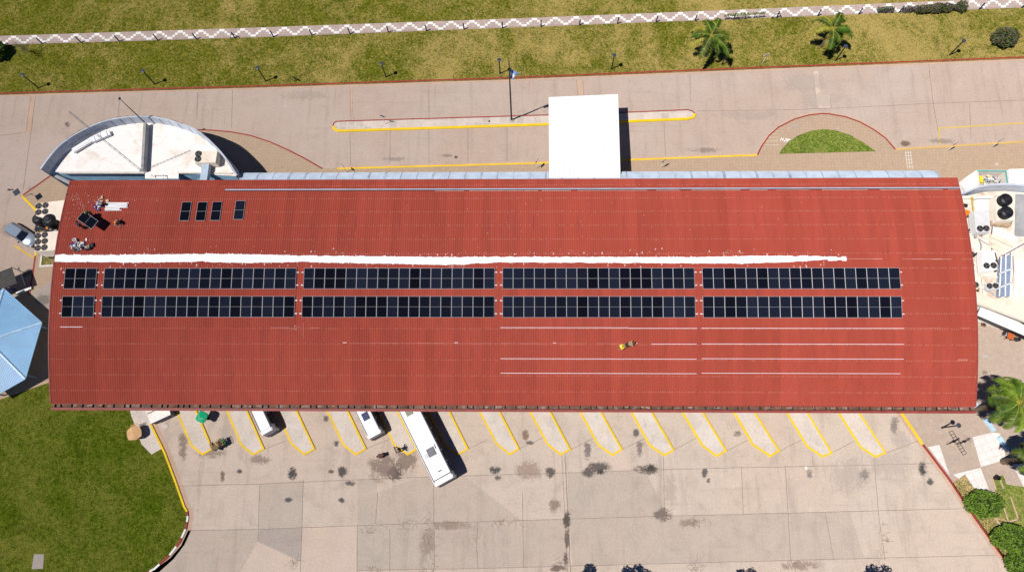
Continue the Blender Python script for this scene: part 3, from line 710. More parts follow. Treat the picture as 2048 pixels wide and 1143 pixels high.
# grey barrel awning along the front
W = thing('barrel_awning', 'long grey quarter-round metal awning along the front of the terminal', 'awning')
x0, x1 = G(486, 350, 5.5)[0], G(1876, 350, 5.5)[0]
yo = G(1000, 344.5, 4.4)[1]; yi = 32.95
g = MB(); n = 10; seg = 1.9; ns = int((x1-x0)/seg); vs = []
for i in range(ns+1):
    X = x0+(x1-x0)*i/ns
    for k in range(n+1):
        a = PI/2*k/n; vs.append((X, yo-(yo-yi)*math.sin(a)*1.0, 4.3+1.9*(1-math.cos(a))) if 0 else (X, yi+(yo-yi)*math.cos(a), 4.3+1.9*math.sin(a)))
g.add(vs, [(i*(n+1)+k, (i+1)*(n+1)+k, (i+1)*(n+1)+k+1, i*(n+1)+k+1) for i in range(ns) for k in range(n)], MATS['galvanised'])
for e in (0, ns): g.add([vs[e*(n+1)+k] for k in range(n+1)]+[(vs[e*(n+1)][0], yi, 4.3)], [tuple(range(n+2))], MATS['galvanised'])
g.build('awning_sheet', W, smooth=False)
g = MB(); Mseam = mat('seam grey', (.33, .38, .45), .6, .3, .7)
for i in range(ns+1):
    X = x0+(x1-x0)*i/ns; w = random.uniform(.03, .16)
    vv = []
    for k in range(n+1):
        a = PI/2*k/n; y, z = yi+(yo-yi)*math.cos(a), 4.31+1.9*math.sin(a)+.012
        vv += [(X-w-.02*k, y+.01, z), (X+w-.02*k, y+.01, z)]
    g.add(vv, [(2*k, 2*k+1, 2*k+3, 2*k+2) for k in range(n)], Mseam)
g.build('seam', W)
# white entrance canopy
P = [G3(1097.5, 194.5, 4.9), G3(1236, 188.5, 4.9), G3(1241, 355, 6.0), G3(1098.5, 355, 6.0)]
W = thing('entrance_canopy', 'large plain white flat canopy over the drop-off lane in front of the terminal', 'canopy', (P[0]+P[2])/2*1.0)
W.location.z = 0; L0 = W.location.copy()
def off(o, w): 
    return o
g = MB(); g.prism([(p.x, p.y) for p in P], [4.65, 4.65, 5.75, 5.75], [4.9, 4.9, 6.0, 6.0], Mwhitep, bottom=True); o = g.build('canopy_roof', W, loc=L0); o.location = (0, 0, 0)
g = MB(); u = (P[1]-P[0]); 
for i in range(1, 14):
    a = P[0].lerp(P[1], i/14); b = P[3].lerp(P[2], i/14); g.add([(a.x-.02, a.y-.05, a.z+.012), (a.x+.02, a.y-.05, a.z+.012), (b.x+.02, b.y+.05, b.z+.012), (b.x-.02, b.y+.05, b.z+.012)], [(0, 1, 2, 3)], mat('seam white', (.42, .43, .46), .5))
o = g.build('roof_seam', W, loc=L0); o.location = (0, 0, 0)
for a, b in ((P[0], P[3]), (P[1], P[2])):
    for t in (.28, .9):
        c = a.lerp(b, t)+(P[1]-P[0]).normalized()*(.4 if a is P[0] else -.4); g = MB(); g.tube([(c.x, c.y, .1), (c.x, c.y, c.z-.2)], .14, Mwhitep, 10); o = g.build('column', W, loc=L0); o.location = (0, 0, 0)

# ------------------------------------------------------------ solar panels
Mpf = mat('panel frame', (.50, .49, .51), .6, .05, 2, 0, .1)
def make_panel():
    r = thing('solar_panel', 'x', 'solar panel')
    w, l = 1.134, 2.278
    g = MB(); t = .04
    for sx in (-1, 1): g.box((sx*(w/2-.012), 0, .02), (.024, l, t), Mpf)
    for sy in (-1, 1): g.box((0, sy*(l/2-.012), .02), (w-.048, .024, t), Mpf)
    g.box((0, 0, .024), (w-.048, .016, .03), Mpf)
    g.build('frame', r)
    g = MB()
    for sy in (-1, 1): g.box((0, sy*(l/4-.002), .021), (w-.048, l/2-.034, .026), Mcell)
    g.build('cell_sheet', r); reg(r); return r
proto = make_panel(); first = [True]
ORD = ['', 'first', 'second', 'third', 'fourth', 'fifth', 'sixth', 'seventh', 'eighth', 'ninth']
def put_panel(c, M3, label, group, sx=1.0):
    o = proto if first[0] else copy_tree(proto); first[0] = False
    o.matrix_world = Matrix.Translation(c) @ M3.to_4x4() @ Matrix.Diagonal((sx, 1, 1, 1)); o['label'] = label; o['group'] = group; return o
def roof_frame(y):
    s = Vector((0, 1, -2*.0107*(y-27))).normalized(); X = Vector((1, 0, 0)); return Matrix((X, s, X.cross(s))).transposed()
banks1 = [((129, 193), 3, 'short bank at the west end'), ((208, 592.5), 18, 'second bank from west'), ((607.5, 989.5), 18, 'middle bank'), ((1005, 1389), 18, 'fourth bank from west'), ((1404.5, 1800), 18, 'east end bank')]
banks2 = [((124, 188.5), 3, 'short bank at the west end'), ((203.5, 589.5), 18, 'second bank from west'), ((604, 989), 18, 'middle bank'), ((1005, 1390.5), 18, 'fourth bank from west'), ((1405.5, 1803.5), 18, 'east end bank')]
ya1, yb1 = RF(800, 536).y, RF(800, 578.5).y; ya2, yb2 = RF(800, 592.5).y, RF(800, 635).y
RAILS = []
def ordn(i, n):
    if n == 3: return ('leftmost', 'middle', 'rightmost')[i]
    if i == 0: return 'leftmost'
    if i == n-1: return 'rightmost'
    if i < 9: return ORD[i+1]+' from the left'
    return ORD[n-i]+' from the right'
random.seed(21)
for row, banks, yc in (('upper', banks1, (ya1+yb1)/2), ('lower', banks2, (ya2+yb2)/2)):
    pyc = 557 if row == 'upper' else 614
    for (a, b), n, nm in banks:
        X0, X1 = RF(a, pyc, .1).x, RF(b, pyc, .1).x; p = (X1-X0)/n
        for i in range(n):
            c = Vector((X0+p*(i+.5), yc, zr(yc)+.12+random.uniform(0, .006)))
            put_panel(c, roof_frame(yc+random.uniform(-.05, .05)), 'black solar panel, %s, %s row, %s' % (ordn(i, n), row, nm), 'solar panels in the %s row' % row, (p-.022)/1.134)
        RAILS += [(X0-.28, X1+.28, yc+dy, row, nm, q) for dy, q in ((.68, 'upper'), (-.72, 'lower'))]
for i, (px, py, lab) in enumerate(((371, 422.5, 'loose solar panel lying alone on the red roof, leftmost of the row of four'), (403, 422.5, 'loose solar panel on the red roof, second from the left in the row of four'), (432.5, 422, 'loose solar panel on the red roof, third from the left in the row of four'), (479, 420, 'loose solar panel lying apart at the right end of the row of four'))):
    c = RF(px, py, .08); put_panel(c, roof_frame(c.y), lab, 'loose solar panels lying on the roof', .96)
# carried panel
cp = RF(175.5, 440, 1.35)
put_panel(cp, Matrix.Rotation(rad(57), 3, 'Z') @ Matrix.Rotation(rad(-4), 3, 'X'), 'solar panel held up and tilted by two workers above the red roof', 'solar panel being carried', 1.0)
# mounting rails
def rail(xa, xb, y, label, group, z=.075):
    g = MB(); xm = (xa+xb)/2; g.box((xm, y, zr(y)+z), (xb-xa, .042, .05), Malu)
    return g.build('mounting_rail', None, label=label, cat='mounting rail', group=group)
for xa, xb, y, row, nm, q in RAILS:
    g = MB(); g.box(((xa+xb)/2, y, zr(y)+.072), (xb-xa, .045, .05), Malu); o = g.build('mounting_rail', None, label='%s shiny-ended rail under the %s row, %s' % (q, row, nm), cat='mounting rail', group='rails under the panel rows')
    e = MB()
    for X in (xa+.12, xb-.12): e.box((X, y, zr(y)+.11), (.16, .10, .04), Malu)
    e.build('end_clamp', o)
nmrow = {655.5: 'first', 687: 'second', 716.5: 'third', 745.5: 'lowest'}
for py, segs in ((655.5, ((1001, 1257, 'west part of the west run'), (1258, 1394, 'east part of the west run'), (1403, 1807, 'east run'))), (687, ((1303, 1393, 'short run left of the gap'), (1403, 1807, 'east run'))), (716.5, ((1001, 1393, 'west run'), (1403, 1807, 'east run'))), (745.5, ((1001, 1393, 'west run'), (1403, 1800, 'east run')))):
    for a, b, nm in segs:
        A, B = RF(a, py), RF(b, py+1.5); rail(A.x, B.x, RF((a+b)/2, py+.8).y+(.06 if 'west part' in nm else 0), 'bare rail below the panels, %s line, %s' % (nmrow[py], nm), 'bare rails below the panel rows')
for a, b, py, lab in ((121, 166, 653.5, 'short bare rail on the red roof below the west end panels'), (686, 694, 685, 'tiny rail offcut on the red roof below the middle bank'), (909, 916, 685, 'tiny rail offcut on the roof near the right end of the middle bank'), (1106, 1112, 685.5, 'tiny rail offcut left of the yellow-shirted worker'), (1265, 1275, 686.5, 'short rail end beside the kneeling worker')):
    A, B = RF(a, py), RF(b, py); rail(A.x, B.x, A.y, lab, 'short rail pieces')

# ------------------------------------------------------------ curved wing, north-west
B1 = thing('curved_annex', 'pale blue annex with curved parapet and stained white roof, left of the terminal front', 'building')
ZR, ZP = 5.0, 6.55
arc = [(79, 337), (95, 315), (116, 291), (152, 265), (197.7, 243.5), (237, 234), (277, 230.5), (318, 233.5), (356, 243.5), (398, 262), (435, 295), (457, 322), (474.6, 350)]
def smooth(L, n=4):
    out = []
    for i in range(len(L)-1):
        p0, p1, p2, p3 = L[max(i-1, 0)], L[i], L[i+1], L[min(i+2, len(L)-1)]
        for k in range(n):
            t = k/n; out.append(tuple(.5*((2*p1[j])+(-p0[j]+p2[j])*t+(2*p0[j]-5*p1[j]+4*p2[j]-p3[j])*t*t+(-p0[j]+3*p1[j]-3*p2[j]+p3[j])*t**3) for j in range(2)))
    out.append(L[-1]); return out
A3 = [G(a, b, ZP) for a, b in smooth(arc)]
se = [G(474, 352, ZR), G(357, 345, ZR), G(357, 357, ZR), G(290, 357, ZR), G(290, 343.5, ZR), G(100, 343.5, ZR)]
g = MB()
# outer wall below roof
c0 = Vector((sum(p[0] for p in A3)/len(A3), min(p[1] for p in A3)))
poly = A3+se
g.prism(poly, 0, ZR-.05, Mbluew, Mwhiteroof)
g.build('wall', B1)
g = MB(); g.prism([p for p in A3]+[(p[0], p[1]+.02) for p in se], ZR-.04, ZR, Mwhiteroof); g.build('roof', B1)
g = MB(); Mpar = mat('parapet render', (.50, .54, .60), .75, .12, .8, dirt=(.28, .33, .42), dirt_amt=.6)
inn = []
for i, p in enumerate(A3):
    a = Vector(A3[max(i-1, 0)]); b = Vector(A3[min(i+1, len(A3)-1)]); t = (b-a).normalized(); nrm = Vector((t.y, -t.x)); inn.append((p[0]+nrm.x*.22, p[1]+nrm.y*.22))
n = len(A3)
vs = [(*p, ZP) for p in A3]+[(*p, ZP) for p in inn]+[(*p, ZR-.02) for p in inn]+[(p[0], p[1], 0) for p in A3]
g.add(vs, [(i, n+i, n+i+1, i+1) for i in range(n-1)], Mpar)
g.add(vs, [(n+i, 2*n+i, 2*n+i+1, n+i+1) for i in range(n-1)], Mpar)
vo = [(p[0]*1.0, p[1]*1.0, z) for z in (ZP, 0) for p in [(A3[i][0], A3[i][1]) for i in range(n)]]
cen = Vector((sum(p[0] for p in A3)/n, sum(p[1] for p in A3)/n))
vo = []
for z in (ZP-.002, 0):
    for p in A3:
        d = (Vector(p)-cen).normalized()*.01; vo.append((p[0]+d.x, p[1]+d.y, z))
g.add(vo, [(i+1, i, n+i, n+i+1) for i in range(n-1)], Mpar)
# ribs on the inside face
for i in range(2, n-2, 2):
    p = Vector(inn[i]); g.box((p.x, p.y, (ZP+ZR)/2), (.07, .07, ZP-ZR-.05), Mpar, random.random())
g.build('parapet', B1)
g = MB(); Mcop = mat('coping rust', (.42, .30, .20), .8, .4, 2); g.strip(A3[10:34], .10, ZP+.02, Mcop, 0, .04); g.build('coping', B1)
g = MB(); a, b = G(297.5, 253, ZR), G(292.5, 345, ZR)
Mup = mat('upstand grey', (.38, .37, .37), .8, .15, 1, dirt=(.2, .19, .2))
g.strip([a, b], .32, ZR+1.0, Mup, 0, 1.0); g.build('dividing_wall', B1)
g = MB(); g.strip([G(120, 346, ZR), G(290, 346, ZR)], .18, ZR+.14, Mwall, 0, .14); g.strip([G(357, 346, ZR), G(465, 347, ZR)], .16, ZR+.14, Mwall, 0, .14); g.build('roof_edge', B1)
g = MB(); g.strip([G(395, 349, 3.6), G(484, 349, 3.6)], 2.0, 3.6, Mbluew, -.6, .3); g.build('ledge', B1)
g = MB(); g.strip([G(110, 351, 4.4), G(140, 366, 4.4)], .35, 4.4, Mup, 0, .4); g.build('grey_bar', B1)  # grey bar slanting off the south-west corner of the roof
# roof clutter
def frame_on(pxs, z0, h, m, name, label, cat, r=.04):
    T0 = thing(name, label, cat); P4 = [G3(a, b, z0+h) for a, b in pxs]; g = MB()
    for i in range(len(P4)):
        g.tube([P4[i], P4[(i+1) % len(P4)]], r, m, 6); g.tube([P4[i], (P4[i].x, P4[i].y, z0)], r, m, 6)
    g.build('pipe_frame', T0); return T0
frame_on([(302, 349), (326, 349), (326, 357), (302, 357)], ZR, .6, Malu, 'pipe_frame', 'white pipe frame at the south edge of the curved annex roof', 'pipe frame')
TB = thing('light_box_sign', 'long bright white metal tray lying diagonally on the curved annex roof beside the shaded parapet', 'metal tray')
g = MB(); p = [G3(145, 301, ZR+.5), G3(186, 276, ZR+.5)]; d = (p[1]-p[0]); ang = math.atan2(d.y, d.x); c = (p[0]+p[1])/2
g.box((c.x, c.y, ZR+.35), (d.length, .62, .3), Mwhitep, ang); g.box((c.x, c.y-.1, ZR+.52), (d.length*.9, .1, .05), Malu, ang); g.build('tray', TB)
g = MB(); p = [G3(184, 279, ZR+.5), G3(219, 264, ZR+.5)]; d = (p[1]-p[0]); ang = math.atan2(d.y, d.x); c = (p[0]+p[1])/2
g.box((c.x, c.y, ZR+.33), (d.length, .7, .32), Mwhitep, ang)
for s in (-.35, 0, .35): g.box((c.x+math.cos(ang)*d.length*s, c.y+math.sin(ang)*d.length*s, ZR+.52), (.06, .7, .04), MATS['galvanised'], ang)
g.build('tray', TB)
# AC helpers
Mac = mat('ac beige', (.80, .72, .62), .6, .06, 1.0, dirt=(.55, .43, .31), dirt_amt=.5)
Macg = mat('ac grey', (.62, .62, .62), .55, .05, 1.5, dirt=(.4, .38, .36), dirt_amt=.3)
Mhole = mat('fan dark', (.025, .022, .028), .6); Mblade = mat('fan blade', (.15, .13, .13), .4)
def ac_unit(corners, ztop, zbot, fans, r, label, m=Mac, legs=False):
    P4 = [G3(a, b, ztop) for a, b in corners]; T0 = thing('air_conditioner', label, 'air conditioner', group='air conditioning units')
    g = MB(); g.prism([(p.x, p.y) for p in P4], zbot, ztop, m); g.build('casing', T0)
    if legs:
        g = MB()
        for p in P4:
            q = p.lerp((P4[0]+P4[2])/2, .08); g.box((q.x, q.y, zbot/2), (.1, .1, zbot), Mdark)
        g.build('stand', T0)
    for a, b in fans:
        c = G3(a, b, ztop); g = MB(); g.lathe((c.x, c.y, ztop), [(r, .0), (r, .05), (r*.92, .05), (r*.92, .012), (.01, .012)], Mhole, 18); f = g.build('fan', T0)
        g = MB()
        for k in range(3):
            an = k*2*PI/3+a; u = Vector((math.cos(an), math.sin(an), 0)); v = Vector((-u.y, u.x, 0)); cc = Vector((c.x, c.y, ztop+.03))
            g.add([cc+v*.05*r, cc+u*r*.8-v*r*.28, cc+u*r*.85+v*r*.25, cc+u*.1*r], [(0, 1, 2, 3)], Mblade)
        g.lathe((c.x, c.y, ztop+.02), [(r*.2, 0), (r*.2, .04)], Mblade, 8); g.build('fan_blades', f)
    return T0
T0 = ac_unit([(392, 303), (434.5, 301.5), (431, 325), (389.5, 325.5)], 6.35, 5.25, [(397, 307.5), (396, 318)], .40, 'beige rooftop air conditioner with two fans and a duct, on the curved annex roof')
g = MB(); a, b = G3(412, 327, 5.9), G3(407, 362, 5.9); g.strip([(a.x, a.y), (b.x, b.y)], .85, 6.0, MATS['galvanised'], 0, .7); g.build('duct', T0)
ac_unit([(72, 407), (131, 399.5), (126, 441), (72, 431)], 3.4, 1.2, [(77.5, 412), (91, 410.5), (77, 424.5), (90.5, 423)], .38, 'beige four-fan air conditioner on stands beside the west end of the terminal', legs=True)
ac_unit([(70.5, 466), (119, 461), (113, 499.5), (69, 503)], 3.4, 1.3, [(76, 471.5), (89.5, 469.5), (76, 483.5), (89.5, 482), (75.5, 496), (89, 494.5)], .38, 'beige six-fan air conditioner beside the car and the west end of the terminal', legs=True)
def tank(base, r, h, label, m=Mblack):
    T0 = thing('water_tank', label, 'water tank', base, group='black water tanks')
    g = MB(); g.lathe((0, 0, 0), [(r*.96, 0), (r, .08), (r, h*.30), (r*.97, h*.33), (r, h*.36), (r, h*.72), (r*.93, h*.80), (r*.6, h*.93), (r*.36, h*.95)], m, 28); g.build('tank_body', T0, smooth=False)
    g = MB(); g.lathe((0, 0, h*.95), [(r*.40, 0), (r*.40, .06), (r*.34, .10), (.02, .10)], Mdark, 20); g.build('lid', T0); return T0
tank((*G(87, 444, 1.6), 1.6), .70, 1.5, 'black plastic water tank nearest the parked car, between the air conditioners')
tank((*G(111, 447, 2.2), 2.2), .82, 1.7, 'larger black plastic water tank close to the west end of the terminal roof')
T0 = thing('tank_platform', 'steel frame with grey pipes and yellow valve boxes under the black water tanks', 'pipework')
g = MB(); rr = random.Random(2)
for k in range(18):
    a = G3(rr.uniform(76, 120), rr.uniform(446, 461), 1.5); b = a+Vector((rr.uniform(-1.2, 1.2), rr.uniform(-.5, .5), rr.uniform(-.3, .3))); g.tube([a, b], rr.uniform(.03, .07), rr.choice((Malu, MATS['galvanised'], Mdark)), 6)
c = G3(98, 446, 1.5); g.box((c.x, c.y, 1.42), (3.4, 2.0, .1), Mdark)
for sx in (-1.5, 1.5):
    for sy in (-.9, .9): g.box((c.x+sx, c.y+sy, .75), (.1, .1, 1.3), Mdark)
c = G3(95, 456, 1.6); g.box((c.x, c.y, 1.6), (.25, .35, .25), flat('orange box', (.7, .25, .03)), .3)
g.build('pipes', T0)
# planter by west wall
T0 = thing('planter', 'white-edged rectangular planter against the west wall of the terminal', 'planter'); Q = pts([(83, 509), (130, 505), (130, 528), (80, 532)], .5)
g = MB(); q2 = Q+[Q[0]]; g.strip(q2, .22, .5, Mwall, 0, .5); g.build('edging', T0); g = MB(); g.sheet(pts([(85, 511), (128, 507), (128, 526), (83, 530)], .4), .4, 'lawn mottled'); g.build('soil', T0)
# masts
def mast(base, tip_px, r, label, lattice=False, cat='antenna'):
    best = min(((Vector(PX(base.x, base.y, base.z+h*.1))-Vector(tip_px)).length, h*.1) for h in range(5, 200)); h = best[1]
    T0 = thing('antenna_mast' if cat == 'antenna' else 'flagpole', label, cat, base)
    g = MB()
    if lattice:
        for k in range(3): a = k*2*PI/3; g.tube([(r*3*math.cos(a), r*3*math.sin(a), 0), (r*2*math.cos(a), r*2*math.sin(a), h)], r*.5, MATS['galvanised'], 5)
        z = 0; k = 0
        while z < h-.4: a = k*2*PI/3; b = (k+1)*2*PI/3; g.tube([(r*2.6*math.cos(a), r*2.6*math.sin(a), z), (r*2.6*math.cos(b), r*2.6*math.sin(b), z+.35)], r*.35, MATS['galvanised'], 4); z += .35; k += 1
    else: g.tube([(0, 0, 0), (0, 0, h*.55), (0, 0, h)], [r, r*.85, r*.45], Mdark if cat == 'antenna' else MATS['dark metal'], 8)
    g.build('mast', T0); return T0, h
t, h = mast(G3(284, 342, ZR), (133, 230), .04, 'tall thin lattice antenna mast rising from the south edge of the curved annex roof', True)
g = MB(); g.box((0, 0, .05), (.5, .5, .1), Mup); g.build('base_plate', t)
t, h = mast(G3(297, 252, ZR), (237, 201), .07, 'dark straight pole antenna at the top of the dividing wall of the curved annex')
g = MB(); g.lathe((0, 0, h), [(.12, 0), (.16, .1), (.05, .2)], Mdark, 10); g.build('cap', t)

# ------------------------------------------------------------ blue pavilion + black shelter, west
ZE, ZA = 2.6, 4.0
K = thing('blue_pavilion', 'light blue six-sided ribbed metal pavilion roof at the left edge', 'pavilion')
v = [G3(8, 577, ZE), G3(84, 645, ZE), G3(51, 757, ZE)]; cen = G3(-24, 681, ZA)
cc = Vector((cen.x, cen.y, ZE)); v += [2*cc-v[0], 2*cc-v[1], 2*cc-v[2]]
for q in v: q.z = ZE
Mblue = mat('blue sheet', (.30, .52, .72), .45, .06, .6, dirt=(.24, .40, .55), dirt_amt=.4)
g = MB()
for i in range(6):
    a, b = v[i], v[(i+1) % 6]; m = 26; nrm = (b-a).cross(cen-a).normalized(); nrm = nrm if nrm.z > 0 else -nrm
    for k in range(m):      # raised ribs running up the slope
        t0 = (k+.35)/m; t1 = (k+.6)/m
        e0, e1 = a.lerp(b, t0), a.lerp(b, t1); mid = (a+b)/2; up = (cen-mid)
        f = 1-abs(2*(t0+t1)/2-1)
        h0, h1 = e0+up*f*.98, e1+up*f*.98
        n2 = nrm*.035
        g.add([e0+n2, e1+n2, h1+n2, h0+n2, e0, e1, h1, h0], [(0, 1, 2, 3), (0, 3, 7, 4), (1, 5, 6, 2)], Mblue)
    g.add([a, b, cen], [(0, 1, 2)], Mblue)
g.build('roof', K)
g = MB(); Mridge = mat('ridge cap', (.50, .66, .80), .4)
for i in range(6): g.tube([v[i]+Vector((0, 0, .03)), cen+Vector((0, 0, .05))], .13, Mridge, 6)
g.build('ridge_cap', K)
g = MB()
for i in range(6):
    g.tube([v[i], v[(i+1) % 6]], .05, Mblue, 6)
g.build('eave_trim', K)
for i in range(6):
    p = v[i].lerp(cc, .12); g = MB(); g.tube([(p.x, p.y, .1), (p.x, p.y, ZE+.1)], .09, Mbluew, 8); g.build('post', K)
K = thing('black_shelter', 'black ribbed shelter roof on a thin metal frame above the blue pavilion', 'shelter')
Q = [G3(-60, 566, 2.4), G3(23, 534, 2.4), G3(34, 566, 2.4), G3(-60, 600, 2.4)]
Mblk = mat('black sheet', (.055, .05, .048), .6, .2, 2)
g = MB(); g.prism([(p.x, p.y) for p in Q], 2.34, 2.4, Mblk, bottom=True)
for k in range(8):
    a = Q[0].lerp(Q[3], (k+.5)/8); b = Q[1].lerp(Q[2], (k+.5)/8); g.tube([(a.x, a.y, 2.41), (b.x, b.y, 2.41)], .025, Mblk, 4)
g.build('roof', K)
g = MB()
for p in (Q[1], Q[2]): g.tube([(p.x, p.y, .1), (p.x, p.y, 2.36)], .04, Mdark, 6)
a, b = Q[1], Q[2]; g.tube([(a.x, a.y, .9), (b.x, b.y, .9)], .03, Mwhitep, 6); g.tube([(a.x, a.y, .4), (b.x, b.y, .4)], .03, Mdark, 6)
g.build('post', K)
T0 = thing('low_bench', 'white low bench strip beside the black shelter frame', 'bench'); g = MB(); g.strip(pts([(31, 587), (62, 575)], .45), .3, .45, Mwhitep, 0, .05); g.build('seat', T0)
g = MB()
for p in ((33, 586), (60, 576)): q = G(*p, .3); g.box((q[0], q[1], .25), (.06, .3, .4), Mdark)
g.build('leg', T0)

# ------------------------------------------------------------ east annex
E = thing('east_annex', 'whitewashed annex with a curved parapet and cluttered flat roof at the right edge', 'building')
ZB = 4.8
Mstain2 = scuffed('stained white roof', (.74, .67, .59), (.48, .31, .19), (.30, .24, .20), .85, .6)
g = MB(); base = [G(1880, 392, ZB), G(1936, 391, ZB), G(1967, 384, ZB), G(2007, 382, ZB), G(2060, 386, ZB), G(2400, 380, ZB), G(2400, 700, ZB), G(2048, 640, ZB), G(1950, 604, ZB), G(1900, 600, ZB)]
base[0] = (48.0, base[0][1]); base[9] = (48.0, base[9][1])
g.prism(base, 0, ZB, Mwall, Mstain2); g.build('wall', E)
def slab(px, z0, z1, m, name, parent=E): g = MB(); g.prism([G(a, b, z1) for a, b in px], z0, z1, m); return g.build(name, parent)
slab([(1949, 393), (1990, 391), (1992, 424), (1950, 425)], ZB, ZB+.07, Mwhiteroof, 'roof_slab')
slab([(1985, 452), (2034, 472), (2028, 505), (1988, 490)], ZB, ZB+.10, Mwhiteroof, 'roof_slab')
slab([(1986, 492), (2024, 508), (2010, 515), (1990, 520)], ZB, ZB+.06, Mwall, 'roof_slab')
slab([(2032, 388), (2400, 386), (2400, 476), (2030, 472)], ZB, ZB+.12, mat('grey screed', (.36, .36, .36), .8, .15, .5), 'roof_slab')
slab([(2030, 520), (2400, 520), (2400, 600), (2028, 590)], ZB, ZB+.3, Mwhiteroof, 'roof_slab')
slab([(1942, 393), (1946, 393), (1956, 470), (1951, 471)], ZB, ZB+.12, mat('yellow pipe', (.65, .42, .04), .6), 'yellow_edge')
slab([(1930, 470), (1943, 466), (1950, 575), (1935, 575)], ZB, ZB+.5, Mstain2, 'side_ledge')
par = [(1915, 390), (1922.7, 387), (1939.5, 381), (1956, 374), (1981, 369.5), (2000, 368), (2024, 368), (2048, 370.5), (2120, 380), (2400, 400)]
A4 = [G(a, b, 6.0) for a, b in smooth(par, 3)]; g = MB(); g.strip(A4, .22, 6.0, Mpar, 0, 6.0); g.build('parapet', E)
# tower block with tanks
slab([(1991, 391), (2026.6, 390.5), (2029.7, 440), (1994, 441)], ZB, 6.3, Mac, 'tank_plinth')
slab([(1979, 441), (2028, 438), (2022, 452), (1984, 448)], ZB, 5.5, mat('scaffold tan', (.45, .33, .22), .8, .3, 3, dirt=(.08, .06, .05), dirt_amt=.9), 'ledge')
tank((*G(2005, 403, 6.3), 6.3), .72, .95, 'black water tank on the east annex plinth, nearer the curved parapet')
tank((*G(2006.5, 428, 6.3), 6.3), .72, .95, 'black water tank on the east annex plinth, farther from the curved parapet')
ac_unit([(1947.6, 421.5), (1978, 420), (1981, 463.5), (1952, 464)], 6.1, ZB+.15, [(1960, 457), (1972.5, 456.5)], .36, 'grey two-fan air conditioner on the east annex roof, left of the tank plinth', Macg)
ac_unit([(1963, 502), (1988, 500), (1993, 539), (1967, 542)], 6.0, ZB+.15, [(1973, 531), (1987, 530.5)], .36, 'white two-fan air conditioner on the east annex roof, left of the blue skylight', Mwhitep)
ac_unit([(1972, 566), (1997, 564.5), (1998, 577), (1973, 578)], 5.6, ZB+.1, [(1979, 571.5), (1991, 571)], .32, 'small grey two-fan air conditioner at the foot of the blue skylight', Macg)
ac_unit([(1939, 495), (1948, 494), (1951, 517), (1940, 518)], 5.6, ZB+.5, [(1944, 509)], .34, 'single-fan air conditioner half hidden by the east edge of the red roof', Mstain2)
ac_unit([(1945, 561), (1956, 560), (1958, 578), (1946, 579)], 5.6, ZB+.5, [(1951, 569)], .34, 'single-fan air conditioner under the roof edge near the beige parapet', Mstain2)
PW = thing('roof_pipework', 'grey pipes, trays and small boxes running between the units on the east annex roof', 'pipework'); g = MB(); rr = random.Random(17)
for a, b, r in (((1944, 398), (1950, 470), .05), ((1946, 400), (1985, 396), .04), ((1952, 470), (1985, 478), .05), ((1958, 478), (1962, 500), .06), ((1962, 545), (1966, 590), .05), ((1985, 452), (1984, 500), .04), ((1996, 480), (2030, 500), .05), ((1990, 505), (2000, 560), .05), ((1955, 475), (1990, 495), .03), ((1995, 455), (1990, 470), .06), ((1950, 550), (1998, 555), .06), ((1970, 580), (1990, 590), .05), ((2026, 505), (2030, 585), .05), ((1986, 395), (1984, 440), .05), ((1935, 470), (1945, 560), .04), ((1938, 480), (1950, 575), .03)):
    p, q = G3(*a, ZB+.15), G3(*b, ZB+.15); g.tube([p, p.lerp(q, .5)+Vector((rr.uniform(-.2, .2), rr.uniform(-.1, .1), .05)), q], r, rr.choice((MATS['galvanised'], Mdark, Mup, Mac)), 6)
for k in range(34):
    c = G3(rr.choice((1942, 1950, 1960, 1988, 1994, 1998))+rr.gauss(0, 4), rr.uniform(395, 590), ZB+.15); g.box((c.x, c.y, ZB+.15), (rr.uniform(.15, .7), rr.uniform(.1, .4), rr.uniform(.1, .4)), rr.choice((Mup, Mac, Mdark, Mrust, Mwhitep, MATS['galvanised'])), rr.uniform(-.5, .5))
g.build('pipes', PW)
SK = thing('skylight', 'long skylight of two blue-grey glazed panes on the east annex roof', 'skylight')
for a, b in ((2003, 2011), (2013, 2022)):
    g = MB(); g.prism([G(p, q, 5.5) for p, q in ((a, 515-(a-2003)*.4), (b, 512-(b-2011)*.4), (b-2, 592), (a-4, 592))], ZB, 5.5, mat('skylight pane', (.25, .31, .42), .3)); g.build('pane', SK)
g = MB()
for l in ([(1999, 592), (2003, 512)], [(2011, 592), (2012, 508)], [(2021, 592), (2024, 504)], [(1999, 575), (2023, 565)], [(1999, 547), (2024, 537)]): g.strip([G(a, b, 5.56) for a, b in l], .10, 5.56, Mwhitep, 0, .1)
g.build('glazing_bar', SK)
CB = thing('cable_bundle', 'purple-grey cable bundle running diagonally to the top of the skylight', 'cable'); g = MB(); g.tube([G3(2004, 512, 5.2), G3(2050, 486, 5.2)], .06, mat('cable purple', (.2, .12, .2), .6), 6); g.tube([G3(2004, 509, 5.2), G3(2050, 483, 5.2)], .04, Mwhitep, 6); g.build('cable', CB)
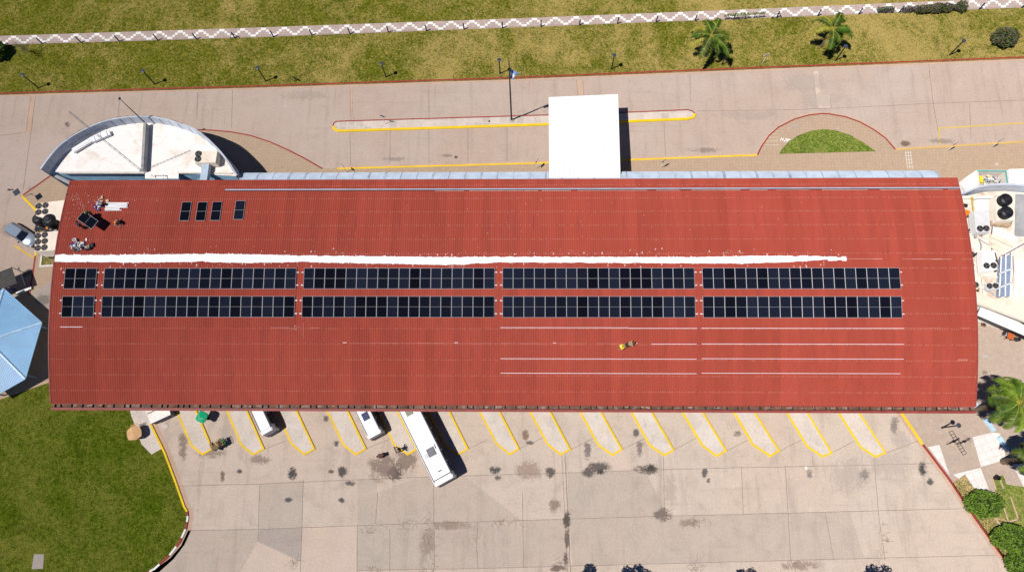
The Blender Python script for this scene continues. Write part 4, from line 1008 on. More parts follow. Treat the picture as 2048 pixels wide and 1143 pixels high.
# south parapet and awning
slab([(1938, 574), (1950, 581), (1990, 599), (2006, 592), (2048, 611), (2400, 760), (2400, 800), (2048, 640), (1951, 604)], ZB, 5.3, scuffed('cream', (.74, .68, .57), (.6, .5, .38), (.4, .34, .28), .5, .3), 'south_parapet')
SL = thing('cream_steps', 'stepped cream ledges crossing the east annex roof from the tank plinth towards the skylight', 'roof ledge'); g = MB()
for k, (a, b) in enumerate((((1984, 470), (2034, 492)), ((1982, 480), (2030, 502)), ((1981, 490), (2026, 510)))): g.strip([G(*a, ZB+.5-.15*k), G(*b, ZB+.5-.15*k)], .5, ZB+.5-.15*k, MATS['cream'], 0, .4)
g.build('steps', SL)
AW = thing('white_awning', 'long plain white awning along the south side of the east annex', 'awning')
q = [G3(1962, 612, 4.2), G3(2048, 650, 4.2), G3(2400, 806, 4.2), G3(2400, 826, 3.6), G3(2048, 668, 3.6), G3(1955, 628, 3.6)]
g = MB(); g.add(q, [(0, 1, 4, 5), (1, 2, 3, 4)], Mwhitep); g.build('awning_sheet', AW)
g = MB(); g.strip([(q[5].x, q[5].y), (q[4].x, q[4].y), (q[3].x, q[3].y)], .08, 3.62, Mwhitep, 0, .25); g.build('awning_edge', AW)
g = MB(); g.strip(pts([(1960, 636), (2048, 678), (2400, 842)]), .32, .17, 'gutter concrete', 0, .17); struct(g, 'kerb')
# low north rooms
R1 = thing('east_store_room', 'white-walled open store room with teal rail, north of the east annex parapet', 'store room')
def ringwall(px, z0, z1, w, m, name, parent):
    Q = [G(a, b, z1) for a, b in px]; g = MB(); g.strip(Q+[Q[0]], w, z1, m, 0, z1-z0); return g.build(name, parent)
g = MB(); g.prism([G(a, b, 3.9) for a, b in ((1927, 358), (1953, 340), (1957, 374), (1930, 384))], 0, 3.9, Mwhiteroof); g.build('side_block', R1)
ringwall([(1955, 341), (2012, 341.5), (2016, 370), (1958, 373)], 0, 3.9, .2, Mwall, 'wall', R1)
Mteal = mat('teal paint', (.10, .42, .38), .5)
g = MB(); g.strip([G(a, b, 3.97) for a, b in ((1955, 341), (2012, 341.5), (2016, 369))], .14, 3.97, Mteal, 0, .07); g.build('rail', R1)
g = MB(); g.prism([G(a, b, 2.6) for a, b in ((1957, 343), (2011, 343), (2014, 370), (1959, 373))], 0, 2.6, mat('store floor', (.5, .45, .38), .9)); g.build('floor', R1)
slab([(2018, 338), (2400, 330), (2400, 372), (2020, 369)], 0, 4.0, Mwhiteroof, 'north_block')
slab([(2023, 343), (2400, 336), (2400, 366), (2024, 366)], 3.9, 4.05, mat('pale grey sheet', (.74, .75, .80), .6), 'north_block_roof')
def junk(cpx, z, n, rx, ry, cols, label, name, seed, hmax=.5, flatk=.2):
    rr = random.Random(seed); c = G3(*cpx, z); T0 = thing(name, label, 'rubbish pile', c); g = MB()
    for k in range(n):
        x, y = rr.gauss(0, rx*.45), rr.gauss(0, ry*.45); s = rr.uniform(.08, .32)
        M = Matrix.Translation((x, y, rr.uniform(.05, hmax)*max(.2, 1-abs(x)/rx))) @ Matrix.Rotation(rr.uniform(0, 6), 4, (rr.random(), rr.random(), 1)).to_4x4()
        g.box((0, 0, 0), (s*rr.uniform(.6, 2.2), s*rr.uniform(.4, 1), s*flatk*rr.uniform(.3, 2)), rr.choice(cols), 0, M)
    g.build('debris', T0, kind='stuff'); return T0
cW, cB, cC, cK, cN = flat('junk white', (.8, .8, .82)), flat('junk blue', (.03, .05, .25)), flat('junk cream', (.62, .55, .36)), flat('junk black', (.03, .03, .04)), flat('junk grey', (.35, .38, .42))
cY = flat('junk yellow', (.75, .62, .03))
junk((1977, 361), 2.6, 60, 1.3, .7, [cN, cB, cN, cC, cW], 'heap of grey-blue scrap inside the open store room', 'scrap_heap', 3)
g = MB(); c = G3(1961, 359, 2.9); g.box((c.x, c.y, 2.85), (.35, .8, .5), cY); g.build('yellow_crate', None, label='bright yellow crate in the corner of the open store room', cat='crate')
T0 = thing('triangular_board', 'dark blue triangular board leaning in the open store room', 'panel'); q = [G3(1995, 366, 2.7), G3(2007, 353, 3.2), G3(2010, 366, 2.7)]; g = MB(); g.add(q, [(0, 1, 2)], flat('navy sheet', (.06, .11, .25))); g.strip([(q[1].x, q[1].y), (q[2].x, q[2].y)], .1, 3.2, Mdark, 0, .3); g.build('sheet', T0)
T0 = thing('roof_ladder', 'thin metal rack between the red roof corner and the east annex parapet', 'metal rack'); g = MB()
for k in range(6): g.tube([G3(1917+k*2, 373+k*2.5, 5.2), G3(1928+k*2, 362+k*3, 5.2)], .02, Malu, 4)
g.tube([G3(1917, 373, 5.2), G3(1929, 388, 5.2)], .03, Malu, 5); g.build('rack', T0)
g = MB(); c = G3(1936, 425, 5.1); g.lathe((c.x, c.y, 4.9), [(.45, 0), (.2, .3), (.05, .45)], flat('orange plastic', (.8, .22, .02)), 12); g.build('orange_cone', None, label='orange cone-shaped object between the red roof edge and the east annex units', cat='cone')
# table and chairs under the awning
c = G(2021, 672, .8); T0 = thing('cafe_table', 'square orange-brown table between two dark chairs below the white awning', 'table', (*c, .12), rad(-18))
g = MB(); g.box((0, 0, .74), (.75, .75, .04), flat('orange wood', (.48, .12, .03))); g.build('tabletop', T0)
for sx in (-1, 1):
    for sy in (-1, 1): g = MB(); g.box((sx*.32, sy*.32, .36), (.05, .05, .72), Mdark); g.build('leg', T0)
for (px, py), rz, lab in (((2009.5, 668), 0, 'blue-grey chair left of the orange table'), ((2031.5, 678), PI, 'dark chair right of the orange table')):
    T1 = thing('chair', lab, 'chair', (*G(px, py, .45), .12), rad(-18)+rz, group='chairs at the orange table')
    g = MB(); g.box((0, 0, .45), (.45, .45, .04), cN if rz == 0 else cK); g.build('seat', T1)
    g = MB(); g.box((-.22, 0, .70), (.04, .45, .45), cK); g.build('backrest', T1)
    for sx in (-1, 1):
        for sy in (-1, 1): g = MB(); g.box((sx*.18, sy*.18, .22), (.04, .04, .44), Mdark); g.build('leg', T1)
g = MB(); c = G(1967, 648, .2); g.box((c[0], c[1], .22), (.5, .5, .2), Mrust, rad(-20)); g.box((c[0], c[1], .34), (.2, .2, .06), Mblack, .3); g.build('floor_box', None, label='small brown square box on the plaza near the awning end', cat='box')

# ------------------------------------------------------------ poles, lamps, signs
def leanh(base, tip, z0=0, mx=80):
    b = Vector(G(*base, z0)); return min(((Vector(PX(b.x, b.y, z0+h*.05))-Vector(tip)).length, h*.05) for h in range(8, mx))[1]
lamps = [((77, 176), 'first lamp from the left'), ((310, 168.5), 'second lamp from the left'), ((532, 162.5), 'third lamp from the left'), ((772, 154), 'fourth lamp from the left'), ((1000, 147), 'lamp just left of the flagpole'), ((1223, 138), 'lamp above the white canopy'), ((1444, 129), 'lamp beside the left palm'), ((1671, 121), 'lamp beside the right palm'), ((1899.5, 110), 'the rightmost')]
def lamp(base, label, z0, h=3.2, group=None):
    T0 = thing('garden_lamp', label, 'lamp', (*G(*base, z0), z0), 0, group)
    g = MB(); g.tube([(0, 0, 0), (0, 0, h-.15)], [.085, .07], Mdark, 8); g.build('pole', T0)
    g = MB(); g.lathe((0, 0, h-.18), [(.06, 0), (.20, .05), (.26, .16), (.27, .2), (.06, .26)], mat('lamp grey', (.055, .06, .085), .4), 16); g.build('lamp_head', T0)
    g = MB(); g.lathe((0, 0, 0), [(.12, 0), (.12, .06)], Mdark, 10); g.build('base', T0); return T0
for b, l in lamps: lamp(b, 'black post lamp with round head on the lawn, '+l, .12, group='lamps along the lawn edge')
lamp((1884, 854.5), 'black post lamp on the paving east of the bays, above the bicycles', .12, 3.3)
# fence posts and wire
xs = [8, 85, 162, 239, 316, 393, 470, 547, 624, 700, 777, 853, 928, 1005, 1082, 1159, 1235, 1312, 1390, 1467, 1553, 1635, 1717, 1798, 1880, 1958, 2043]
tops = []
ORD2 = ORD+['tenth', 'eleventh', 'twelfth', 'thirteenth', 'fourteenth', 'fifteenth']
placew = lambda i: 'leftmost of all' if i == 0 else ('rightmost of all' if i == len(xs)-1 else None)
for i, x in enumerate(xs):
    y = path_pt(x, -.02)[1]; b = G(x, y, .12); brace = i in (6, 20)
    near = placew(i) or ('the braced post at the left' if i == 6 else 'the braced post between the palms' if i == 20 else None)
    lab = 'dark blue fence post beside the zigzag path, '+(near or ('%s from the %s end' % (ORD2[(i+1) if i < 13 else len(xs)-i], 'left' if i < 13 else 'right')))
    T0 = thing('fence_post', lab, 'post', (b[0], b[1], .12), 0, 'posts along the promenade')
    g = MB(); g.tube([(0, 0, 0), (0, 0, 1.3)], .085, mat('post blue', (.03, .045, .10), .6), 8); g.build('post', T0)
    if brace:
        g = MB()
        for s in ((-1, 1) if i == 6 else (-1, 1)): g.tube([(s*.7, 0, 0), (0, 0, 1.1)], .045, MATS['post blue'], 6)
        g.build('brace', T0)
    tops.append(Vector((b[0], b[1], 1.25)))
T0 = thing('fence_wire', 'thin wires strung between the posts along the promenade', 'wire'); g = MB()
for z in (0, -.45):
    for a, b in zip(tops, tops[1:]): g.tube([a+Vector((0, 0, z)), (a+b)/2+Vector((0, 0, z-.04)), b+Vector((0, 0, z))], .006, MATS['galvanised'], 4)
g.build('wire', T0)
# flagpole
b = G3(1023, 240, .12); t, h = mast(b, (1015, 123), .11, 'tall dark flagpole with a small flag on the traffic island', False, 'flagpole')
g = MB(); g.lathe((0, 0, 0), [(.25, 0), (.25, .12)], Mup, 12); g.build('base', t)
FL = thing('flag', 'small light blue and white flag hanging near the top of the flagpole', 'flag', (b.x, b.y, b.z+h*.70))
g = MB(); nx, nz = 12, 9; vs = []
for j in range(nz+1):
    for i in range(nx+1): u = i/nx; w = j/nz; vs.append((.08+u*1.2*(.4+.6*w*w), .28*math.sin(u*7)*u+.1, .3+w*2.0-u*.9*w))
for j in range(nz):
    for i in range(nx):
        k = j*(nx+1)+i; m = flat('flag blue', (.16, .33, .62)) if not 3 <= j < 6 else flat('flag white', (.75, .75, .78)); g.add([vs[k], vs[k+1], vs[k+nx+2], vs[k+nx+1]], [(0, 1, 2, 3)], m)
g.build('cloth', FL)
# signs
def sign(base, rz, label, shape='plate', h=2.3, z0=.12, m=None, w=.6):
    T0 = thing('sign_post', label, 'sign', (*G(*base, z0), z0), rz, 'small traffic signs')
    g = MB(); g.tube([(0, 0, 0), (0, 0, h)], .03, Malu, 6); g.build('pole', T0)
    g = MB(); M = Matrix.Translation((0, 0, h-.25)) @ Matrix.Rotation(rad(8), 4, 'X')
    if shape == 'plate': g.box((0, 0, 0), (w, .03, w), m or MATS['lamp grey'], 0, M)
    else: g.box((0, 0, 0), (w, .03, w), m or MATS['lamp grey'], 0, M @ Matrix.Rotation(PI/4, 4, 'Y'))
    g.build('sign_plate', T0); return T0
sign((771, 248), rad(-20), 'grey sign plate on a thin post near the left end of the traffic island', 'd')
sign((693, 344), rad(-45), 'grey diamond sign at the left end of the yellow front kerb', 'd')
sign((1073, 336), rad(60), 'small dark sign on the pavement just left of the white canopy', 'p')
sign((1322, 335), rad(40), 'pale post sign on the pavement right of the white canopy', 'p', 2.2)
sign((1893, 302), rad(35), 'left one of two small signs on the pavement at the upper right', 'p', 2.4)
sign((1980, 296), rad(35), 'right one of two small signs on the pavement at the upper right', 'p', 2.4)
sign((1524.5, 127), rad(20), 'pale sign board on a leaning white post on the lawn between the palms', 'p', 2.2, .12, Malu, .6)
T0 = sign((46, 394), rad(10), 'square dark sign plate high on a post at the left pavement corner', 'p', 2.6, .12)
c = G3(31, 383, 2.9); g = MB(); l = c-T0.location; l.rotate(Matrix.Rotation(-rad(10), 3, 'Z')); g.box((l.x, l.y, 2.6), (.75, .75, .05), MATS['lamp grey'], .5); g.tube([(0, 0, 2.2), (l.x, l.y, 2.58)], .025, Malu, 5); g.build('sign_plate', T0)
T0 = thing('lawn_sign', 'small dark square board on a stake on the lawn right of the third lamp', 'sign', (*G(593, 162, .12), .12), rad(-30)); g = MB(); g.box((0, 0, .7), (.5, .04, .5), Mdark); g.build('board', T0); g = MB(); g.tube([(0, 0, 0), (0, 0, .5)], .03, Mdark, 5); g.build('stake', T0)
g = MB(); c = G(978.5, 242.5, .14); g.box((c[0], c[1], .13), (.22, .22, .03), Mdark); g.build('drain_cover', None, label='small dark square drain cover on the traffic island', cat='drain cover')
# litter bin, bike rack, bikes
T0 = thing('litter_bin', 'small dark litter bin at the corner of the east grass bed', 'bin', (*G(1993, 955, .5), .15)); g = MB(); g.lathe((0, 0, 0), [(.2, 0), (.24, .7), (.26, .72), (.18, .72), (.16, .3)], Mblack, 14); g.build('bin_body', T0)
T0 = thing('bicycle_rack', 'thin dark ladder-shaped bicycle rack lying across the tan paving', 'bicycle rack')
def lad(p, q, w, z): return
A, Bq = G3(1902, 862, .3), G3(1930, 908, .3); t = (Bq-A).normalized(); u = Vector((-t.y, t.x, 0))*.22; g = MB()
for s in (-1, 1): g.tube([A+u*s, Bq+u*s], .018, Mdark, 5)
for k in range(9):
    c = A.lerp(Bq, k/8); g.tube([c-u, c+u], .016, Mdark, 5); g.tube([c-u, (c-u)-Vector((0, 0, .17))], .014, Mdark, 4)
g.build('rack_frame', T0)
def bike(c, ang, label, col):
    T1 = thing('bicycle', label, 'bicycle', (*c, .13), ang, 'bicycles in the rack')
    for sx, nm in ((-.52, 'wheel'), (.52, 'wheel')):
        g = MB(); P = [(sx+.32*math.cos(a), 0, .33+.32*math.sin(a)) for a in [k*2*PI/20 for k in range(21)]]; g.tube(P, .022, Mtyre, 5, False); w = g.build(nm, T1)
        g = MB()
        for k in range(6): a = k*PI/3; g.tube([(sx, 0, .33), (sx+.31*math.cos(a), 0, .33+.31*math.sin(a))], .004, Malu, 3)
        g.build('spokes', w)
    g = MB(); F1 = [((-.52, 0, .33), (-.1, 0, .3)), ((-.1, 0, .3), (-.22, 0, .85)), ((-.22, 0, .8), (.35, 0, .82)), ((-.1, 0, .3), (.36, 0, .72)), ((.34, 0, .95), (.52, 0, .33)), ((-.52, 0, .33), (-.2, 0, .75))]
    for a, b in F1: g.tube([a, b], .022, col, 6)
    g.build('frame', T1)
    g = MB(); g.tube([(.30, -.28, 1.0), (.34, 0, .97), (.30, .28, 1.0)], .02, Mdark, 6); g.build('handlebar', T1)
    g = MB(); g.box((-.23, 0, .9), (.26, .14, .06), Mblack); g.build('saddle', T1)
bike(G(1905, 882, .3), rad(25), 'dark bicycle standing across the rack, the one nearer the bus bays', Mdark)
bike(G(1926, 882, .3), rad(25), 'dark bicycle standing across the rack, the one nearer the palms', flat('bike blue', (.03, .04, .09)))
# pale blue low wall by palm
for k, (a, b) in enumerate((((1951, 805), (1960, 822)), ((1972, 837), (1990, 861)), ((1999, 873), (2019, 899)))):
    g = MB(); g.strip(pts([a, b], .45), .42, .45, mat('pale blue paint', (.45, .62, .74), .6, .1, 1), 0, .35); g.build('low_wall', None, label='pale blue low wall segment round the palm bed, the %s one' % ('uppermost', 'middle', 'lowest')[k], cat='low wall', group='pale blue wall segments')

# ------------------------------------------------------------ vegetation
def leaves(mb, c, R, n, s, mats, rr, shell=.55, zmin=-1):
    for k in range(n):
        while True:
            d = Vector((rr.uniform(-1, 1), rr.uniform(-1, 1), rr.uniform(zmin, 1)))
            if d.length < 1 and (d.length > shell or rr.random() < .25): break
        w = 1+.22*mnoise.noise(Vector((d.x*2.3+c[0], d.y*2.3+c[1], d.z*2)))
        p = Vector((c[0]+d.x*R[0]*w, c[1]+d.y*R[1]*w, c[2]+d.z*R[2]*w))
        q = Matrix.Rotation(rr.uniform(0, 6.3), 3, Vector((rr.uniform(-1, 1), rr.uniform(-1, 1), rr.uniform(-1, 1))).normalized())
        ss = s*rr.uniform(.6, 1.4); a = q @ Vector((ss, 0, 0)); b = q @ Vector((0, ss*.6, 0))
        mb.add([p-a, p-b*.9, p+a, p+b*.9], [(0, 1, 2, 3)], rr.choice(mats))
def core(mb, c, R, m, f=.72):
    n = 12; pr = []
    vs = []; fs = []
    for j in range(1, 7):
        ph = PI*j/7
        for i in range(n): a = 2*PI*i/n; vs.append((c[0]+R[0]*f*math.sin(ph)*math.cos(a), c[1]+R[1]*f*math.sin(ph)*math.sin(a), c[2]+R[2]*f*math.cos(ph)))
    for j in range(5):
        for i in range(n): fs.append((j*n+i, (j+1)*n+i, (j+1)*n+(i+1) % n, j*n+(i+1) % n))
    fs.append(tuple(range(n))); mb.add(vs, fs, m)
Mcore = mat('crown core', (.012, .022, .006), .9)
def shrub(px, z, R, lab, seed, mats=(None,), n=1500, s=.10, name='round_shrub', extra=(), zmin=-.6, cat='shrub', grp=None, bloc=False):
    rr = random.Random(seed); c = G3(*px, z); T0 = thing(name, lab, cat, (c.x, c.y, .12), 0, grp)
    mb = MB(); core(mb, (0, 0, z-.12), R, Mcore); leaves(mb, (0, 0, z-.12), R, n, s, mats, rr, .8, zmin)
    for dx, dy, dz, rx, ry, rz in extra: core(mb, (dx, dy, z-.12+dz), (rx, ry, rz), Mcore); leaves(mb, (dx, dy, z-.12+dz), (rx, ry, rz), int(n*.6), s, mats, rr, .8, zmin)
    mb.build('crown', T0); t = MB(); t.tube([(0, 0, 0), (0, 0, z*.7)], [.09, .05], Mbark, 6); t.build('trunk', T0)
GL = [Mleaf, Mleaf2]
shrub((1969, 1008), .95, (2.05, 1.5, .9), 'round clipped green shrub between the red kerb and the white paving, topmost of three', 1, GL, 3400, .11, grp='clipped shrubs by the red kerb')
shrub((2024, 1075), .95, (1.7, 1.5, .9), 'double-lobed green shrub beside the red kerb, middle of three', 2, GL, 3000, .11, extra=((-1.0, -.1, -.1, 1.2, 1.1, .8),), grp='clipped shrubs by the red kerb')
shrub((2045, 1128), .95, (1.7, 1.4, .9), 'green shrub cut off by the bottom right corner, lowest of three', 3, GL, 3000, .11, grp='clipped shrubs by the red kerb')
OL = [Mleaf3, Mleaf, Mleaf3, Mtwig]
shrub((2012, 74), 1.1, (1.65, 1.35, 1.0), 'dark olive loose round bush on the lawn at the upper right corner', 4, OL, 1500, .14, name='lawn_bush')
shrub((-9, 99), 1.3, (1.3, 1.3, 1.1), 'dark green tree cut off by the left edge of the lawn', 5, [Mleaf], 1500, .16, name='dark_tree', cat='tree')
def hedge(p, q, z, wd, ht, n, lab, seed, mats, s=.10):
    rr = random.Random(seed); A, Bb = G3(*p, z), G3(*q, z); T0 = thing('hedge', lab, 'hedge', ((A+Bb)/2).xy.to_3d(), 0, 'plants grown over the fence'); mb = MB(); L = (Bb-A).length; t = (Bb-A).normalized(); u = Vector((-t.y, t.x, 0)); o = T0.location
    for k in range(n):
        x = rr.random()*L; a = rr.uniform(0, 6.3); r = rr.random()**.5; w = .75+.5*mnoise.noise(Vector((x*.9, seed, 0)))
        pt = A+t*x+u*math.cos(a)*r*wd*w+Vector((0, 0, math.sin(a)*r*ht*w)); pt -= Vector((o.x, o.y, 0)); qm = Matrix.Rotation(rr.uniform(0, 6.3), 3, Vector((rr.uniform(-1, 1), rr.uniform(-1, 1), rr.uniform(-1, 1))).normalized()); ss = s*rr.uniform(.6, 1.5)
        va, vb = qm @ Vector((ss, 0, 0)), qm @ Vector((0, ss*.5, 0)); mb.add([pt-va, pt-vb, pt+va, pt+vb], [(0, 1, 2, 3)], rr.choice(mats))
    mb.build('foliage', T0)
    st = MB()
    for k in range(max(2, int(L/1.2))):
        c = A+t*(k+.5)*1.2; c -= Vector((o.x, o.y, 0)); st.tube([(c.x, c.y, .1), (c.x+.1, c.y, z)], .03, Mbark, 5)
    st.build('stem', T0)
hedge((1833, 19), (1933, 11.5), .8, .75, .7, 3600, 'long olive hedge over the fence at the upper right', 6, [Mleaf3, Mleaf, Mleaf3, Mtwig])
hedge((1806, 18), (1835, 18), .7, .5, .5, 420, 'sparse twiggy hedge end left of the long olive hedge', 7, [Mtwig, Mleaf3], .09)
hedge((1756, 19), (1789, 18), .7, .45, .5, 600, 'small sparse bush over the fence, left of the long hedge', 8, [Mleaf3, Mleaf, Mtwig], .09)
hedge((1448, 31), (1530, 26.5), 1.1, .22, .3, 520, 'thin green creeper on the fence wire between the palms', 9, [Mleaf, Mleaf2], .08)
# bare shrub left
def bare(px, z, label, seed):
    rr = random.Random(seed); b = G3(*px, .12); T0 = thing('bare_shrub', label, 'shrub', b); mb = MB()
    def br(p, d, r, dep):
        q = p+d*rr.uniform(.5, .8); mb.tube([p, (p+q)/2+Vector((rr.uniform(-.04, .04),)*3), q], [r, r*.85, r*.7], Mtwig, 4, False)
        if dep: 
            for k in range(3): br(q, (d+Vector((rr.uniform(-.9, .9), rr.uniform(-.9, .9), rr.uniform(-.1, .5)))).normalized()*d.length*.8, r*.6, dep-1)
    br(Vector((0, 0, 0)), Vector((0, 0, .9)), .05, 0)
    for k in range(4): br(Vector((0, 0, .6)), Vector((rr.uniform(-.7, .7), rr.uniform(-.7, .7), .8)), .035, 4)
    mb.build('branches', T0)
bare((58, 104), 2, 'leafless greyish shrub leaning over the zigzag path near the left edge', 12)
# palms
def palm(base_px, zc, nfr, L, label, seed, mats, up=.45, lw=.55, width=.4, tr=.18):
    rr = random.Random(seed); b = G3(*base_px, .12); T0 = thing('palm_tree', label, 'palm tree', b)
    g = MB(); P = [(0, 0, 0), (.03, .02, zc*.5), (0, 0, zc-.1)]; g.tube(P, [tr*1.25, tr, tr*.9], Mbark, 12)
    for k in range(int(zc/.3)): g.lathe((0, 0, k*.3+.1), [(tr*1.15, 0), (tr*1.22, .05), (tr*1.1, .1)], Mbark, 10)
    g.build('trunk', T0)
    for k in range(nfr):
        az = 2*PI*k/nfr*2.4+rr.uniform(-.25, .25); tier = k/nfr; el = .95-1.25*tier+rr.uniform(-.12, .12); ll = L*rr.uniform(.8, 1.08)*(1 if tier > .25 else .75)
        d = Vector((math.cos(az), math.sin(az), 0)); side = Vector((-d.y, d.x, 0)); g = MB(); R = []
        p = Vector((0, 0, zc)); e = el; N = 12
        for i in range(N+1): R.append(p.copy()); p = p+(d*math.cos(e)+Vector((0, 0, math.sin(e))))*ll/N; e -= .12+.02*i*(.5+.5*tier)
        g.tube(R, [.035*(1-i/(N+1))+.008 for i in range(N+1)], Mpalmy, 4, False)
        m1 = rr.choice(mats)
        for i in range(int(ll*26)):
            t = .12+.88*i/(ll*26); f = t*N; j = min(N-1, int(f)); q = R[j].lerp(R[j+1], f-j); tg = (R[j+1]-R[j]).normalized()
            wl = lw*math.sin(PI*min(1, .15+t*.85))**.6*rr.uniform(.55, 1.2)
            for s in (-1, 1):
                dv = (side*s*.95+tg*.55+Vector((0, 0, rr.uniform(-.55, .05)))).normalized()*wl; wv = tg*.028
                g.add([q-wv, q+wv, q+dv*.6+wv+Vector((0, 0, .02)), q+dv-Vector((0, 0, .10*wl)), q+dv*.6-wv], [(0, 1, 2, 3, 4)], m1 if rr.random() < .8 else rr.choice(mats))
        g.build('frond', T0)
palm((1408, 108), 4.0, 14, 4.1, 'small green palm on the lawn above the road, the left one of two', 31, [Mpalm, Mleaf, Mleaf, Mpalmy], lw=.70, tr=.16)
palm((1642, 94), 3.9, 13, 4.0, 'small green palm on the lawn above the road, the right one of two', 32, [Mpalm, Mleaf, Mleaf, Mpalmy], lw=.70, tr=.16)
palm((1955, 818), 7.2, 32, 4.3, 'large date palm with yellow-green fronds beside the south-east corner of the red roof', 33, [Mpalm, Mpalm, Mleaf, Mleaf2, Mpalm], lw=.85, tr=.32)
palm((2006, 922), 6.4, 20, 3.8, 'date palm cut off by the right edge, below the larger palm', 34, [Mpalm, Mleaf, Mpalm], lw=.8, tr=.3)
# trees standing just south of the yard (only their shadows reach it)
def tree(x, y, h, r, label, seed):
    rr = random.Random(seed); T0 = thing('yard_tree', label, 'tree', (x, y, 0), 0, 'trees along the south side of the yard'); g = MB(); g.tube([(0, 0, 0), (.1, 0, h*.45), (0, .1, h*.7)], [.2, .15, .1], Mbark, 8)
    cl = []
    for k in range(9): a = k*2.4; rad_ = r*rr.uniform(.2, .8); p = Vector((math.cos(a)*rad_, math.sin(a)*rad_, h*rr.uniform(.65, .95))); cl.append(p); g.tube([(0, 0, h*.45), p], [.07, .02], Mbark, 5)
    g.build('trunk', T0); mb = MB()
    for p in cl: leaves(mb, p, (r*.42, r*.42, r*.36), 330, .13, GL, rr, .3)
    mb.build('crown', T0)
for i, (px, h, r, lab) in enumerate(((1170, 6.5, 1.7, 'leafy tree south of the yard whose shadow lies left of the widest bottom edge shadow'), (1245, 6.2, 1.9, 'leafy tree south of the yard, right one of the central pair'), (1478, 6.0, 1.6, 'leafy tree south of the yard, right of the central pair'), (1735, 6.4, 1.9, 'leafy tree south of the yard toward the right corner'), (738, 5.6, 1.3, 'small leafy tree south of the yard, left of centre'))):
    X, Y = G(px, 1143); tree(X-1.0, Y-2.0-(.4 if r < 1.5 else 0), h, r, lab, 50+i)

